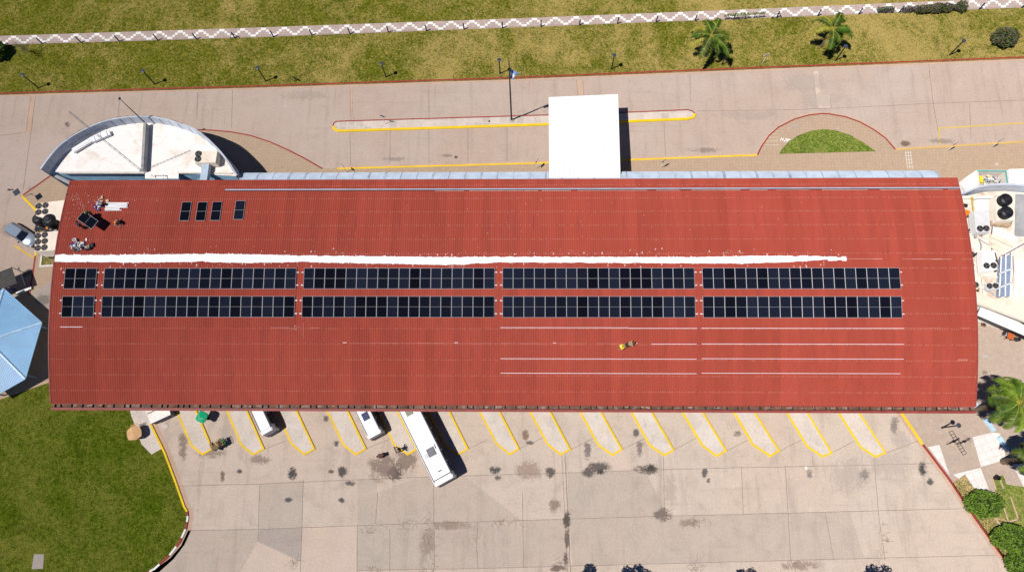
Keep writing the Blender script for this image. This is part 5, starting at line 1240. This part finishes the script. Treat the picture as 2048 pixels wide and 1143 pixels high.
# ------------------------------------------------------------ vehicles
def wheel(parent, x, y, r, w=.22):
    g = MB(); g.tube([(x, y-w/2, r), (x, y+w/2, r)], r, Mtyre, 18); wobj = g.build('wheel', parent)
    g = MB(); g.tube([(x, y-w/2-.01, r), (x, y+w/2+.01, r)], r*.55, Malu, 12); g.build('rim', wobj)
def coach(A, Bc, D, ztop, L, name, label, cat, spec):
    A, Bc, D = G3(*A, ztop), G3(*Bc, ztop), G3(*D, ztop); head = (D-A).normalized(); W = (Bc-A).length; rear = (A+Bc)/2
    ang = math.atan2(head.y, head.x); T0 = thing(name, label, cat, (rear.x+head.x*L/2, rear.y+head.y*L/2, 0), ang)
    wt = spec.get('roofw', W); wb = wt+.16; h = ztop; bm = spec.get('body', Mwhitep)
    # cross-section ring lofted along the length, tucked in at both ends
    ring = [(-wb/2, .35), (wb/2, .35), (wb/2+.03, 1.0), (wb/2, h*.55), (wt/2+.02, h-.22), (wt/2-.06, h-.07), (wt/2-.22, h), (0, h+.03), (-wt/2+.22, h), (-wt/2+.06, h-.07), (-wt/2-.02, h-.22), (-wb/2, h*.55), (-wb/2-.03, 1.0)]
    xs_ = [(-L/2, .90, -.10), (-L/2+.12, .97, -.03), (-L/2+.4, 1, 0), (L/2-.6, 1, 0), (L/2-.15, .97, -.04), (L/2, .86, -.25)]
    vs = []; n = len(ring)
    for x, s, dz in xs_:
        for y, z in ring: vs.append((x, y*s, z+(dz if z > h*.5 else 0)))
    fs = [(i*n+k, (i+1)*n+k, (i+1)*n+(k+1) % n, i*n+(k+1) % n) for i in range(len(xs_)-1) for k in range(n)]+[tuple(range(n)), tuple((len(xs_)-1)*n+k for k in range(n))[::-1]]
    g = MB(); g.add(vs, fs, bm); g.build('body', T0, smooth=False)
    side = spec.get('side', Mdark)
    if spec.get('band'):  # dark sides; the van's takes in shade put into the colour
        g = MB()
        for s in (-1, 1): g.add([(-L/2+.3, s*(wb/2+.02), .4), (L/2-.5, s*(wb/2+.02), .4), (L/2-.5, s*(wb/2+.055), 1.0), (-L/2+.3, s*(wb/2+.055), 1.0), (L/2-.5, s*(wb/2+.02), h*.545), (-L/2+.3, s*(wb/2+.02), h*.545)], [(0, 1, 2, 3), (3, 2, 4, 5)], side)
        g.build('dark_side', T0)
    nw = spec.get('windows', 6); l0, l1 = -L/2+spec.get('w0', .7), L/2-.9
    for s in (-1, 1):
        for k in range(nw):
            a = l0+(l1-l0)*k/nw+.04; b = l0+(l1-l0)*(k+1)/nw-.04; zb_, zt_ = h*.56, h-.17
            g = MB(); y0 = s*(wb/2+.012); y1 = s*(wt/2+.045); g.add([(a, y0, zb_), (b, y0, zb_), (b, y1, zt_), (a, y1, zt_)], [(0, 1, 2, 3) if s < 0 else (3, 2, 1, 0)], Mglass); g.build('side_window', T0)
    g = MB(); g.add([(-L/2-.01, -wt*.40, h*.5), (-L/2-.01, wt*.40, h*.5), (-L/2+.005, wt*.38, h-.30), (-L/2+.005, -wt*.38, h-.30)], [(3, 2, 1, 0)], Mglass); g.build('rear_window', T0)
    g = MB(); g.add([(L/2+.012, -wt*.40, h*.45), (L/2+.012, wt*.40, h*.45), (L/2+.012, wt*.36, h-.45), (L/2+.012, -wt*.36, h-.45)], [(0, 1, 2, 3)], Mglass); g.build('windscreen', T0)
    g = MB(); g.box((-L/2-.05, 0, .5), (.14, wt*.92, .22), Mdark); g.build('bumper', T0)
    for s in (-1, 1):
        g = MB(); g.box((-L/2-.02, s*wt*.42, .95), (.05, .12, .3), flat('tail red', (.4, .02, .02))); g.build('tail_light', T0)
        g = MB(); g.box((L/2+.02, s*wt*.40, .8), (.05, .25, .16), Malu); g.build('headlight', T0)
    for x in spec['axles']:
        for s in (-1, 1): wheel(T0, x, s*(wb/2-.14), spec.get('wr', .48), .26)
    for s in (-1, 1):
        g = MB(); g.box((-.1, s*(wt/2-.10), h-.005), (L-1.0, .07, .05), Mdark); g.build('drip_rail', T0)
    for (x, y, lx, ly, hh, m) in spec.get('hatches', []):
        g = MB(); g.box((x, y, h+.03+hh/2), (lx, ly, hh), m); g.box((x, y, h+.02+hh+.01), (lx*.86, ly*.86, .02), m); g.build('roof_hatch', T0)
    if spec.get('ribs'):
        g = MB(); k = 0; nr = 11
        for k in range(nr): y = -wt/2+.22+(wt-.44)*k/(nr-1); g.box((-.1, y, h+.055), (L-.9, .11, .05), Mwhitep)
        g.box((-.1, 0, h+.03), (L-.85, wt-.36, .03), Mup); g.build('roof_ribs', T0)
    if spec.get('line'):
        g = MB(); g.box((-L/2+.62, 0, h+.04), (.10, wt-.2, .02), Mdark); g.build('roof_seam', T0)
    return T0
Mh = flat('hatch grey', (.22, .22, .24)); Mhb = flat('hatch blue', (.06, .07, .16))
coach((870, 972), (909, 954), (795.8, 820), 3.4, 12.2, 'coach', 'long white coach parked nose-in at a bus bay, the largest vehicle', 'bus', dict(axles=(-3.2, -2.0, 3.9), windows=8, side=flat('coach stripe', (.12, .07, .05)), band=1, line=1, wr=.5,
      hatches=[(-2.55, -.12, .95, .85, .10, Mh), (2.55, .15, .8, .75, .08, flat('hatch khaki', (.30, .31, .24))), (-4.8, -.05, .12, .4, .03, Mdark), (-2.2, -.75, .55, .10, .03, Mh), (-2.7, .55, .5, .5, .012, flat('roof smudge', (.66, .66, .68)))]))
coach((736, 877), (764, 864), (709, 821), 2.35, 6.4, 'minibus', 'white minibus with a blue-grey roof hatch, between the ribbed van and the coach', 'minibus', dict(axles=(-1.7, 1.9), windows=4, wr=.34, hatches=[(-.75, .0, .9, .75, .05, Mhb)], side=Mdark, band=1))
coach((523, 871), (546, 857), (505.5, 833), 2.45, 6.0, 'delivery_van', 'white van with a ribbed grey-white roof in the second bay from the left', 'van', dict(axles=(-1.5, 1.8), windows=3, wr=.34, ribs=1, side=Mdark, band=1, body=mat('van grey white', (.78, .78, .80), .45, .05, 1)))
# hatchback car
def car():
    a, b = G3(18, 452, 1.3), G3(64, 481, .9); t = (b-a).xy.normalized(); ang = math.atan2(t.y, t.x); c = G(41, 468, .8)
    T0 = thing('parked_car', 'silver-blue hatchback car parked at the left edge beside the air conditioners', 'car', (*c, 0), ang)
    Ms = mat('silver blue paint', (.40, .47, .54), .25, .03, 1, .45, coat=1.0); L, W = 4.25, 1.68
    xs_ = [(-L/2, .78, .45, .62), (-L/2+.12, .90, .35, .82), (-L/2+.5, .97, .30, .92), (-.4, 1, .28, .93), (.7, 1, .28, .93), (1.35, .98, .28, .88), (1.85, .90, .32, .74), (L/2, .72, .42, .60)]
    vs = []; 
    for x, s, z0, z1 in xs_:
        w = W/2*s; vs += [(x, -w, z0), (x, w, z0), (x, w+.01, (z0+z1)/2), (x, w-.06, z1-.03), (x, w*.75, z1+.02), (x, -w*.75, z1+.02), (x, -w+.06, z1-.03), (x, -w-.01, (z0+z1)/2)]
    n = 8; g = MB(); g.add(vs, [(i*n+k, i*n+(k+1) % n, (i+1)*n+(k+1) % n, (i+1)*n+k) for i in range(len(xs_)-1) for k in range(n)]+[tuple(range(n))[::-1], tuple((len(xs_)-1)*n+k for k in range(n))], Ms); g.build('body', T0, smooth=True)
    lo = [(-1.95, .62), (-1.7, .76), (.55, .76), (1.0, .62)]; hi = [(-1.72, .54), (-1.5, .60), (.05, .60), (.25, .54)]
    g = MB(); base = [(x, -y, .90) for x, y in lo]+[(x, y, .90) for x, y in lo[::-1]]; top = [(x, -y, 1.38) for x, y in hi]+[(x, y, 1.38) for x, y in hi[::-1]]
    m = len(base); g.add(base+top, [(i, (i+1) % m, m+(i+1) % m, m+i) for i in range(m)], Mglass); g.build('windows', T0)
    g = MB(); g.add([(x, y, 1.385) for x, y, z in top]+[(x*.96-.02, y*.86, 1.42) for x, y, z in top], [(i, (i+1) % m, m+(i+1) % m, m+i) for i in range(m)]+[tuple(range(m, 2*m))], Ms); g.build('roof', T0, smooth=False)
    g = MB()
    for s in (-1, 1): g.tube([(.95, s*.70, .92), (.22, s*.55, 1.38)], .035, Ms, 6); g.tube([(-.45, s*.77, .92), (-.42, s*.60, 1.38)], .03, Ms, 6); g.tube([(-1.8, s*.66, .92), (-1.62, s*.56, 1.38)], .05, Ms, 6)
    g.build('pillar', T0)
    for s in (-1, 1):
        g = MB(); g.box((.62, s*.92, .95), (.12, .2, .13), Mdark, s*.2); g.build('wing_mirror', T0)
        g = MB(); g.box((L/2-.12, s*.50, .62), (.14, .32, .12), Malu, -s*.3); g.build('headlight', T0)
        g = MB(); g.box((-L/2+.06, s*.55, .72), (.08, .2, .2), flat('tail red', (.4, .02, .02))); g.build('tail_light', T0)
    for x, nm in ((L/2-.02, 'bumper'), (-L/2+.02, 'bumper')): g = MB(); g.box((x, 0, .42), (.16, 1.28, .2), Mdark); g.build(nm, T0)
    g = MB(); g.tube([(.98, -.5, .93), (.95, .1, .95)], .012, Mdark, 4); g.tube([(.98, .05, .93), (.93, .6, .95)], .012, Mdark, 4); g.build('wiper', T0)
    for x in (-1.3, 1.3):
        for s in (-1, 1): wheel(T0, x, s*.74, .30, .2)
car()
# ------------------------------------------------------------ white cabin, parasols, carts
CB = thing('ticket_cabin', 'small low white-roofed cabin beside the left end of the bus bays', 'cabin')
Q = [(289, 812), (302, 846), (340, 828), (333, 800)]
g = MB(); g.prism([G(a, b, 1.35) for a, b in Q], 0, 1.30, mat('cabin grey', (.28, .25, .25), .8)); g.build('wall', CB)
g = MB(); g.prism([G(a, b, 1.42) for a, b in [(288, 811), (301, 847), (341, 828.5), (334, 799)]], 1.32, 1.42, Mwhiteroof); g.build('roof', CB)
g = MB(); g.strip([G(295, 827, 1.46), G(311, 819, 1.46)], .08, 1.46, Mdark, 0, .05); g.build('roof_batten', CB)
# green parasol
c = G(411, 836, 0); T0 = thing('green_parasol', 'bright green four-sided parasol over the first bay island from the left', 'parasol', (*G(403, 833, 1.75), .14), .35)
Mgr = mat('green cloth', (.0, .36, .17), .6, .12, 3); g = MB(); n = 16; R0 = .68; vs = [(0, 0, 1.78)]
for j, (r, z) in enumerate(((.35, 1.74), (.9, 1.62), (1.0, 1.50))):
    for i in range(n): a = 2*PI*i/n; q = r*R0*(1+.12*math.cos(4*a)); vs.append((q*math.cos(a), q*math.sin(a), z-.03*(i % 2)))
fs = [(0, 1+i, 1+(i+1) % n) for i in range(n)]+[(1+j*n+i, 1+(j+1)*n+i, 1+(j+1)*n+(i+1) % n, 1+j*n+(i+1) % n) for j in range(2) for i in range(n)]
g.add(vs, fs, Mgr); g.build('canopy', T0)
g = MB(); g.strip([(-.15, .2), (-.3, -.15), (.2, -.3)], .05, 1.77, flat('green stripe', (.3, .65, .45)), 0, 0); g.build('canopy_mark', T0)
g = MB(); g.tube([(0, 0, 0), (0, 0, 1.76)], .02, Malu, 6); g.build('pole', T0); g = MB(); g.lathe((0, 0, 0), [(.25, 0), (.25, .08), (.05, .1)], Mdark, 12); g.build('base', T0)
# beige vendor stand
c = G(268, 865, 1.2); T0 = thing('vendor_stand', 'beige ragged-edged canopy stand on the grass edge, left of the bus bays', 'vendor stand', (*c, .12), rad(20))
Mbg = mat('beige board', (.62, .40, .20), .7, .1, 3, dirt=(.5, .26, .11), dirt_amt=.5); rr = random.Random(8); g = MB()
out = [(-.75, -.62), (-.3, -.78), (.2, -.80), (.7, -.60), (.85, -.1), (.78, .5), (.3, .72), (-.3, .75), (-.7, .5), (-.82, 0)]
vs = [(x+rr.uniform(-.05, .05), y+rr.uniform(-.05, .05), 1.10) for x, y in out]+[(-.05, -.55, 1.26), (-.05, .5, 1.26)]
g.add(vs, [(0, 1, 10), (1, 2, 10), (2, 3, 4, 10), (4, 5, 11, 10), (5, 6, 11), (6, 7, 11), (7, 8, 11), (8, 9, 10, 11), (9, 0, 10)], Mbg)
for k in range(9): x = -.2+k*.1; g.box((x, .85, 1.08), (.05, .3, .02), Mbg, rr.uniform(-.2, .2))
g.build('canopy', T0)
for x, y in ((-.5, -.5), (.6, -.5), (.6, .5), (-.5, .5)): g = MB(); g.box((x, y, .55), (.05, .05, 1.1), Mbark); g.build('leg', T0)
g = MB(); g.box((0.05, 0, .6), (1.1, .95, .06), Mbark); g.build('shelf', T0)
# cart with load
T0 = thing('hand_cart', 'green-framed hand cart piled with brown cardboard, at the tip of the first bay island', 'cart', (*G(439, 887, .8), .02), rad(28))
Mgm = flat('green frame', (.02, .30, .12)); g = MB()
for s in (-1, 1): g.tube([(-.7, s*.35, .35), (.55, s*.38, .4), (.72, s*.40, 1.25)], .03, Mgm, 6)
for x, z in ((-.6, .36), (0, .38), (.55, .42)): g.tube([(x, -.36, z), (x, .36, z)], .025, Mgm, 5)
g.tube([(.72, -.4, 1.25), (.72, .4, 1.25)], .035, Mgm, 6); g.tube([(.66, -.38, .9), (.66, .38, .9)], .03, Mgm, 6); g.build('frame', T0)
for x in (-.45, .45):
    for s in (-1, 1): wheel(T0, x, s*.3, .15, .06)
g = MB(); rr = random.Random(14); br = [flat('card brown', (.22, .13, .06)), flat('card dark', (.08, .045, .03)), flat('card tan', (.42, .30, .14)), flat('card olive', (.16, .15, .05))]
for k in range(46):
    M = Matrix.Translation((rr.uniform(-.75, .45), rr.uniform(-.38, .38), .5+rr.uniform(0, .8))) @ Matrix.Rotation(rr.uniform(-.6, .6), 4, 'Y') @ Matrix.Rotation(rr.uniform(0, 3), 4, 'Z')
    g.box((0, 0, 0), (rr.uniform(.15, .6), rr.uniform(.15, .4), rr.uniform(.02, .12)), rr.choice(br), 0, M)
g.build('cardboard_load', T0)

# ------------------------------------------------------------ people
def skin_mesh(name, V, E, R, m, parent, sub=1):
    me = bpy.data.meshes.new(name+'_s'); me.from_pydata(V, E, []); ob = bpy.data.objects.new(name+'_t', me); COL.objects.link(ob)
    md = ob.modifiers.new('s', 'SKIN'); md.use_smooth_shade = True
    sk = me.skin_vertices[0].data
    for i, r in enumerate(R): sk[i].radius = (r, r) if not isinstance(r, tuple) else r
    sk[0].use_root = True
    s2 = ob.modifiers.new('b', 'SUBSURF'); s2.levels = sub; s2.render_levels = sub
    dg = bpy.context.evaluated_depsgraph_get(); me2 = bpy.data.meshes.new_from_object(ob.evaluated_get(dg)); me2.name = name
    bpy.data.objects.remove(ob); me2.materials.clear(); me2.materials.append(m)
    o = bpy.data.objects.new(name, me2); COL.objects.link(o); o.parent = parent; return o
POSES = {
 'stand': dict(pel=(0, 0, .95), ch=(0, 0, 1.25), nk=(0, 0, 1.45), hd=(.03, 0, 1.62), sh=(.0, .19, 1.40), el=(.05, .26, 1.12), ha=(.2, .22, .92), hi=(0, .10, .92), kn=(.05, .12, .5), ft=(0, .13, .06)),
 'carry': dict(pel=(0, 0, .92), ch=(.08, 0, 1.22), nk=(.14, 0, 1.42), hd=(.2, 0, 1.57), sh=(.1, .19, 1.37), el=(.3, .25, 1.15), ha=(.52, .2, 1.22), hi=(0, .10, .90), kn=(.12, .14, .5), ft=(-.02, .15, .06)),
 'crouch': dict(pel=(-.12, 0, .38), ch=(.1, 0, .66), nk=(.22, 0, .82), hd=(.32, 0, .94), sh=(.16, .19, .78), el=(.38, .22, .55), ha=(.55, .12, .30), hi=(-.1, .11, .38), kn=(.28, .2, .50), ft=(.05, .17, .05)),
 'bend': dict(pel=(-.1, 0, .88), ch=(.18, 0, 1.02), nk=(.38, 0, 1.05), hd=(.52, 0, 1.05), sh=(.32, .19, 1.02), el=(.42, .24, .76), ha=(.55, .16, .52), hi=(-.1, .11, .86), kn=(.02, .13, .46), ft=(-.05, .15, .05)),
 'arms': dict(pel=(0, 0, .95), ch=(.02, 0, 1.25), nk=(.02, 0, 1.45), hd=(.05, 0, 1.62), sh=(.0, .19, 1.42), el=(.12, .36, 1.62), ha=(.25, .16, 1.86), hi=(0, .10, .92), kn=(.05, .12, .5), ft=(0, .14, .06)),
 'kneel': dict(pel=(-.2, 0, .42), ch=(.05, 0, .62), nk=(.22, 0, .70), hd=(.34, 0, .76), sh=(.16, .19, .68), el=(.30, .24, .42), ha=(.48, .16, .12), hi=(-.2, .11, .40), kn=(.08, .16, .08), ft=(-.38, .15, .07))}
def person(loc, rz, pose, label, shirt, trous, hat=None, hair=None, group='people'):
    p = POSES[pose]; T0 = thing('person', label, 'person', loc, rz, group)
    f = lambda k, s=1: (p[k][0], p[k][1]*s, p[k][2])
    V = [f('pel'), f('ch'), f('nk'), f('hd')]; E = [(0, 1), (1, 2), (2, 3)]; R = [(.15, .12), (.16, .12), .06, .095]
    d = Vector(f('hd'))-Vector(f('nk')); V.append(tuple(Vector(f('hd'))+d.normalized()*.09)); E.append((3, 4)); R.append(.07)
    for s in (-1, 1):
        i = len(V); V += [f('sh', s), f('el', s), f('ha', s), f('hi', s), f('kn', s), f('ft', s), (p['ft'][0]+.17, p['ft'][1]*s, .04)]
        E += [(1, i), (i, i+1), (i+1, i+2), (0, i+3), (i+3, i+4), (i+4, i+5), (i+5, i+6)]; R += [.065, .045, .03, .09, .06, .04, .035]
        h = Vector(f('ha', s)); dd = (h-Vector(f('el', s))).normalized(); u = dd.cross(Vector((0, 0, 1))).normalized()
        pm = h+dd*.07; k = len(V); V.append(tuple(pm)); E.append((i+2, k)); R.append((.035, .018))
        for q, (o_, l_) in enumerate(((-.03, .065), (-.01, .08), (.01, .075), (.03, .06))):
            a = pm+dd*.02+u*o_; b = a+dd*l_-Vector((0, 0, .02)); V += [tuple(a), tuple(b)]; E += [(k, len(V)-2), (len(V)-2, len(V)-1)]; R += [.009, .007]
        a = h+dd*.02+u*s*-.04; b = a+u*s*-.02+dd*.045; V += [tuple(a), tuple(b)]; E += [(i+2, len(V)-2), (len(V)-2, len(V)-1)]; R += [.010, .008]
    skin_mesh('body', V, E, R, Mskin, T0)
    # clothes follow the body
    V2 = [f('pel'), f('ch'), tuple(Vector(f('nk')).lerp(Vector(f('ch')), .35))]; E2 = [(0, 1), (1, 2)]; R2 = [(.17, .145), (.185, .15), .11]
    for s in (-1, 1): i = len(V2); V2 += [f('sh', s), f('el', s)]; E2 += [(1, i), (i, i+1)]; R2 += [.085, .062]
    skin_mesh('shirt', V2, E2, R2, shirt, T0)
    V3 = [tuple(Vector(f('pel'))+Vector((0, 0, .02)))]; E3 = []; R3 = [(.16, .14)]
    for s in (-1, 1): i = len(V3); V3 += [f('hi', s), f('kn', s), f('ft', s)]; E3 += [(0, i), (i, i+1), (i+1, i+2)]; R3 += [.11, .08, .065]
    skin_mesh('trousers', V3, E3, R3, trous, T0)
    g = MB(); c = Vector(f('hd'))
    if hat: g.lathe((c.x, c.y, c.z+.02), [(.17, 0), (.175, .015), (.125, .03), (.12, .09), (.08, .14), (.02, .155)], hat, 14); g.build('helmet', T0, smooth=True)
    else: g.lathe((c.x-.015, c.y, c.z-.02), [(.105, 0), (.115, .06), (.10, .12), (.05, .165), (.01, .17)], hair or flat('hair black', (.02, .015, .012)), 12); g.build('hair', T0, smooth=True)
    for s in (-1, 1): g = MB(); g.box((p['ft'][0]+.06, p['ft'][1]*s, .04), (.28, .10, .08), Mdark); g.build('shoe', T0)
    # face
    g = MB()
    for s in (-1, 1): g.box((c.x+.092, s*.032, c.z+.01), (.012, .02, .012), Mdark)
    g.box((c.x+.105, 0, c.z-.02), (.03, .02, .035), Mskin); g.box((c.x+.088, 0, c.z-.055), (.01, .045, .01), flat('lips', (.28, .09, .07))); g.build('face', T0)
    return T0
cS = lambda n, c: flat('cloth '+n, c)
navy, dk, blu, yl, olive, tan_, org, whitec, brown = cS('navy', (.02, .025, .06)), cS('dark', (.02, .02, .024)), cS('blue', (.03, .06, .42)), cS('yellow', (.80, .55, .02)), cS('olive', (.10, .12, .04)), cS('khaki', (.35, .30, .15)), cS('orange', (.75, .22, .02)), cS('white', (.75, .74, .70)), cS('brown', (.13, .05, .04))
def onroof(px, py, h=.05): v_ = RF(px, py, h); return (v_.x, v_.y, v_.z)
b = onroof(190, 432); person(b, rad(-125), 'carry', 'worker in olive shirt and cap at the upper side of the carried solar panel', olive, navy, cS('cap green', (.16, .20, .05)), group='workers on the red roof')
b = onroof(168, 456); person(b, rad(60), 'carry', 'dark-clothed worker mostly hidden under the lower left side of the carried panel', navy, dk, group='workers on the red roof')
person(onroof(238, 445), rad(-60), 'crouch', 'crouching worker with an orange helmet and grey patterned clothes right of the carried panel', cS('grey', (.30, .28, .28)), dk, org, group='workers on the red roof')
person(onroof(204, 411), rad(-10), 'kneel', 'worker in bright blue clothes bent over the bundle of shiny white strips', blu, cS('khaki pale', (.5, .45, .3)), tan_, group='workers on the red roof')
person(onroof(1246, 694), rad(200), 'crouch', 'crouching worker in yellow shirt and helmet below the fourth bank of panels', yl, tan_, cS('helmet yellow', (.82, .68, .10)), group='workers on the red roof')
person(onroof(1259, 689), rad(10), 'kneel', 'kneeling worker in khaki just right of the yellow-shirted one', tan_, dk, hair=brown, group='workers on the red roof')
person((*G(767, 910), .02), rad(200), 'bend', 'dark-clothed person standing on the stained concrete left of the coach', brown, dk, group='people in the bus yard')
person((*G(801.5, 899, .14), .15), rad(205), 'arms', 'person with raised arms holding a hoop, at the bay island beside the coach', brown, dk, group='people in the bus yard')
p0 = G3(801.5, 899, .14); g = MB(); an = rad(205); hc = Vector((p0.x+math.cos(an)*.25, p0.y+math.sin(an)*.25, 2.25))
g.tube([hc+Vector((.42*math.cos(a)*math.cos(an+PI/2), .42*math.cos(a)*math.sin(an+PI/2), .38*math.sin(a))) for a in [k*2*PI/16 for k in range(17)]], .035, Mdark, 6, False); g.build('hoop', None, label='dark ring held overhead by the person beside the coach', cat='hoop')
person((*G(20, 577, .8), .12), rad(80), 'stand', 'person in white and blue standing between the black shelter and the blue pavilion', whitec, blu, group='people by the pavilion')

# roof bundles and piles
T0 = thing('rail_bundle', 'bundle of bright white metal strips lying on the red roof beside the blue-clothed worker', 'metal strips', onroof(233, 414)); g = MB(); rr = random.Random(6)
for k in range(9):
    y = .48-k*.11; l = 2.5-(k > 5)*.7+rr.uniform(-.15, .1); g.box((rr.uniform(-.05, .1)-(2.5-l)/2, y, .05+rr.uniform(0, .06)), (l, .085, .05), Malu if k % 3 == 2 else Mwhitep, rr.uniform(-.03, .03))
g.build('strips', T0)
def rjunk(px, n, rx, ry, cols, label, name, seed, cat='pile', h=.3, s0=.05, s1=.2):
    rr = random.Random(seed); T0 = thing(name, label, cat, onroof(*px)); g = MB()
    for k in range(n):
        x, y = rr.gauss(0, rx*.45), rr.gauss(0, ry*.45); s = rr.uniform(s0, s1)
        M = Matrix.Translation((x, y, rr.uniform(.03, h))) @ Matrix.Rotation(rr.uniform(0, 6), 4, 'Z') @ Matrix.Rotation(rr.uniform(-.6, .6), 4, 'X')
        g.box((0, 0, 0), (s*rr.uniform(.8, 2.6), s*rr.uniform(.4, 1), s*rr.uniform(.2, .6)), rr.choice(cols), 0, M)
    g.build('items', T0, kind='stuff'); return T0
rjunk((197, 411), 34, .5, .75, [cC, cC, cW, cB, blu], 'scatter of cream wrappings beside the bright blue worker', 'packaging_scatter', 1)
rjunk((157, 492), 120, 1.15, .5, [cW, cW, cC, cN, cB, cK], 'wide heap of white and grey offcuts on the red roof near its west edge', 'offcut_heap', 2, s0=.05, s1=.17)
rjunk((238, 448), 16, .45, .3, [cN, cK, cW], 'few grey tools beside the orange-helmeted worker', 'tool_scatter', 5, s0=.03, s1=.1)
T0 = thing('tool_box', 'open box of pale parts at the right end of the offcut heap', 'tool box', onroof(178, 496), .3); g = MB(); g.box((0, 0, .18), (.6, .5, .36), cK); g.box((.48, .18, .14), (.25, .5, .28), cK); g.build('box', T0); g = MB(); rr = random.Random(3)
for k in range(14): g.box((rr.uniform(-.22, .22), rr.uniform(-.18, .18), .4), (.12, .1, .06), rr.choice((cC, cW, cC)), rr.uniform(0, 3))
g.build('contents', T0)
T0 = thing('white_bucket', 'round white bucket on the red roof just above the offcut heap', 'bucket', onroof(152, 481)); g = MB(); g.lathe((0, 0, 0), [(.15, 0), (.19, .32), (.2, .34), (.17, .34), (.14, .06)], cW, 16); g.build('bucket_body', T0)
g = MB(); c = onroof(215, 401.5); g.box((c[0], c[1], c[2]+.04), (.3, .26, .08), cC, .4); g.build('cardboard_piece', None, label='single cream cardboard piece above the left end of the white strips', cat='cardboard')
g = MB(); c = onroof(173, 479); g.box((c[0], c[1], c[2]+.04), (.14, .3, .06), cW, .2); g.build('foam_piece', None, label='small white offcut between the bucket and the carried panel', cat='offcut')

# ------------------------------------------------------------ camera, light, world
cam = bpy.data.cameras.new('camera'); co = bpy.data.objects.new('camera', cam); COL.objects.link(co); S.camera = co
cam.sensor_width = 36.0; cam.lens = FPX/2048*36; cam.clip_end = 3000; cam.clip_start = 1
co.matrix_world = Matrix(((_X.x, _X.y, _X.z, 0), (_Y.x, _Y.y, _Y.z, 0), (_Z.x, _Z.y, _Z.z, HC), (0, 0, 0, 1)))
EL, AZ = 66.7, 25.5      # elevation; shadows run along +25.5 degrees from X
w = bpy.data.worlds.new('World'); S.world = w; w.use_nodes = True; nt = w.node_tree
sky = nt.nodes.new('ShaderNodeTexSky'); sky.sky_type = 'NISHITA'; sky.sun_disc = False; sky.dust_density = 0.0; sky.air_density = 1.0; sky.ozone_density = 3.0; sky.sun_elevation = rad(EL)
sd = Vector((-math.cos(rad(AZ)), -math.sin(rad(AZ)))); sky.sun_rotation = math.atan2(sd.x, sd.y)
bg = nt.nodes['Background']; tn = nt.nodes.new('ShaderNodeMix'); tn.data_type = 'RGBA'; tn.blend_type = 'MULTIPLY'; tn.inputs[0].default_value = 1; tn.inputs[7].default_value = (.45, .65, 1, 1); nt.links.new(sky.outputs[0], tn.inputs[6]); nt.links.new(tn.outputs[2], bg.inputs[0]); bg.inputs[1].default_value = .05
sl = bpy.data.lights.new('sun', 'SUN'); sl.energy = 4.8; sl.angle = rad(.53); sl.color = (1.0, .955, .90)
so = bpy.data.objects.new('sun', sl); COL.objects.link(so)
sv = Vector((sd.x*math.cos(rad(EL)), sd.y*math.cos(rad(EL)), math.sin(rad(EL))))
so.rotation_euler = sv.to_track_quat('Z', 'Y').to_euler()
S.view_settings.view_transform = 'Standard'; S.view_settings.look = 'None'; S.view_settings.exposure = 0
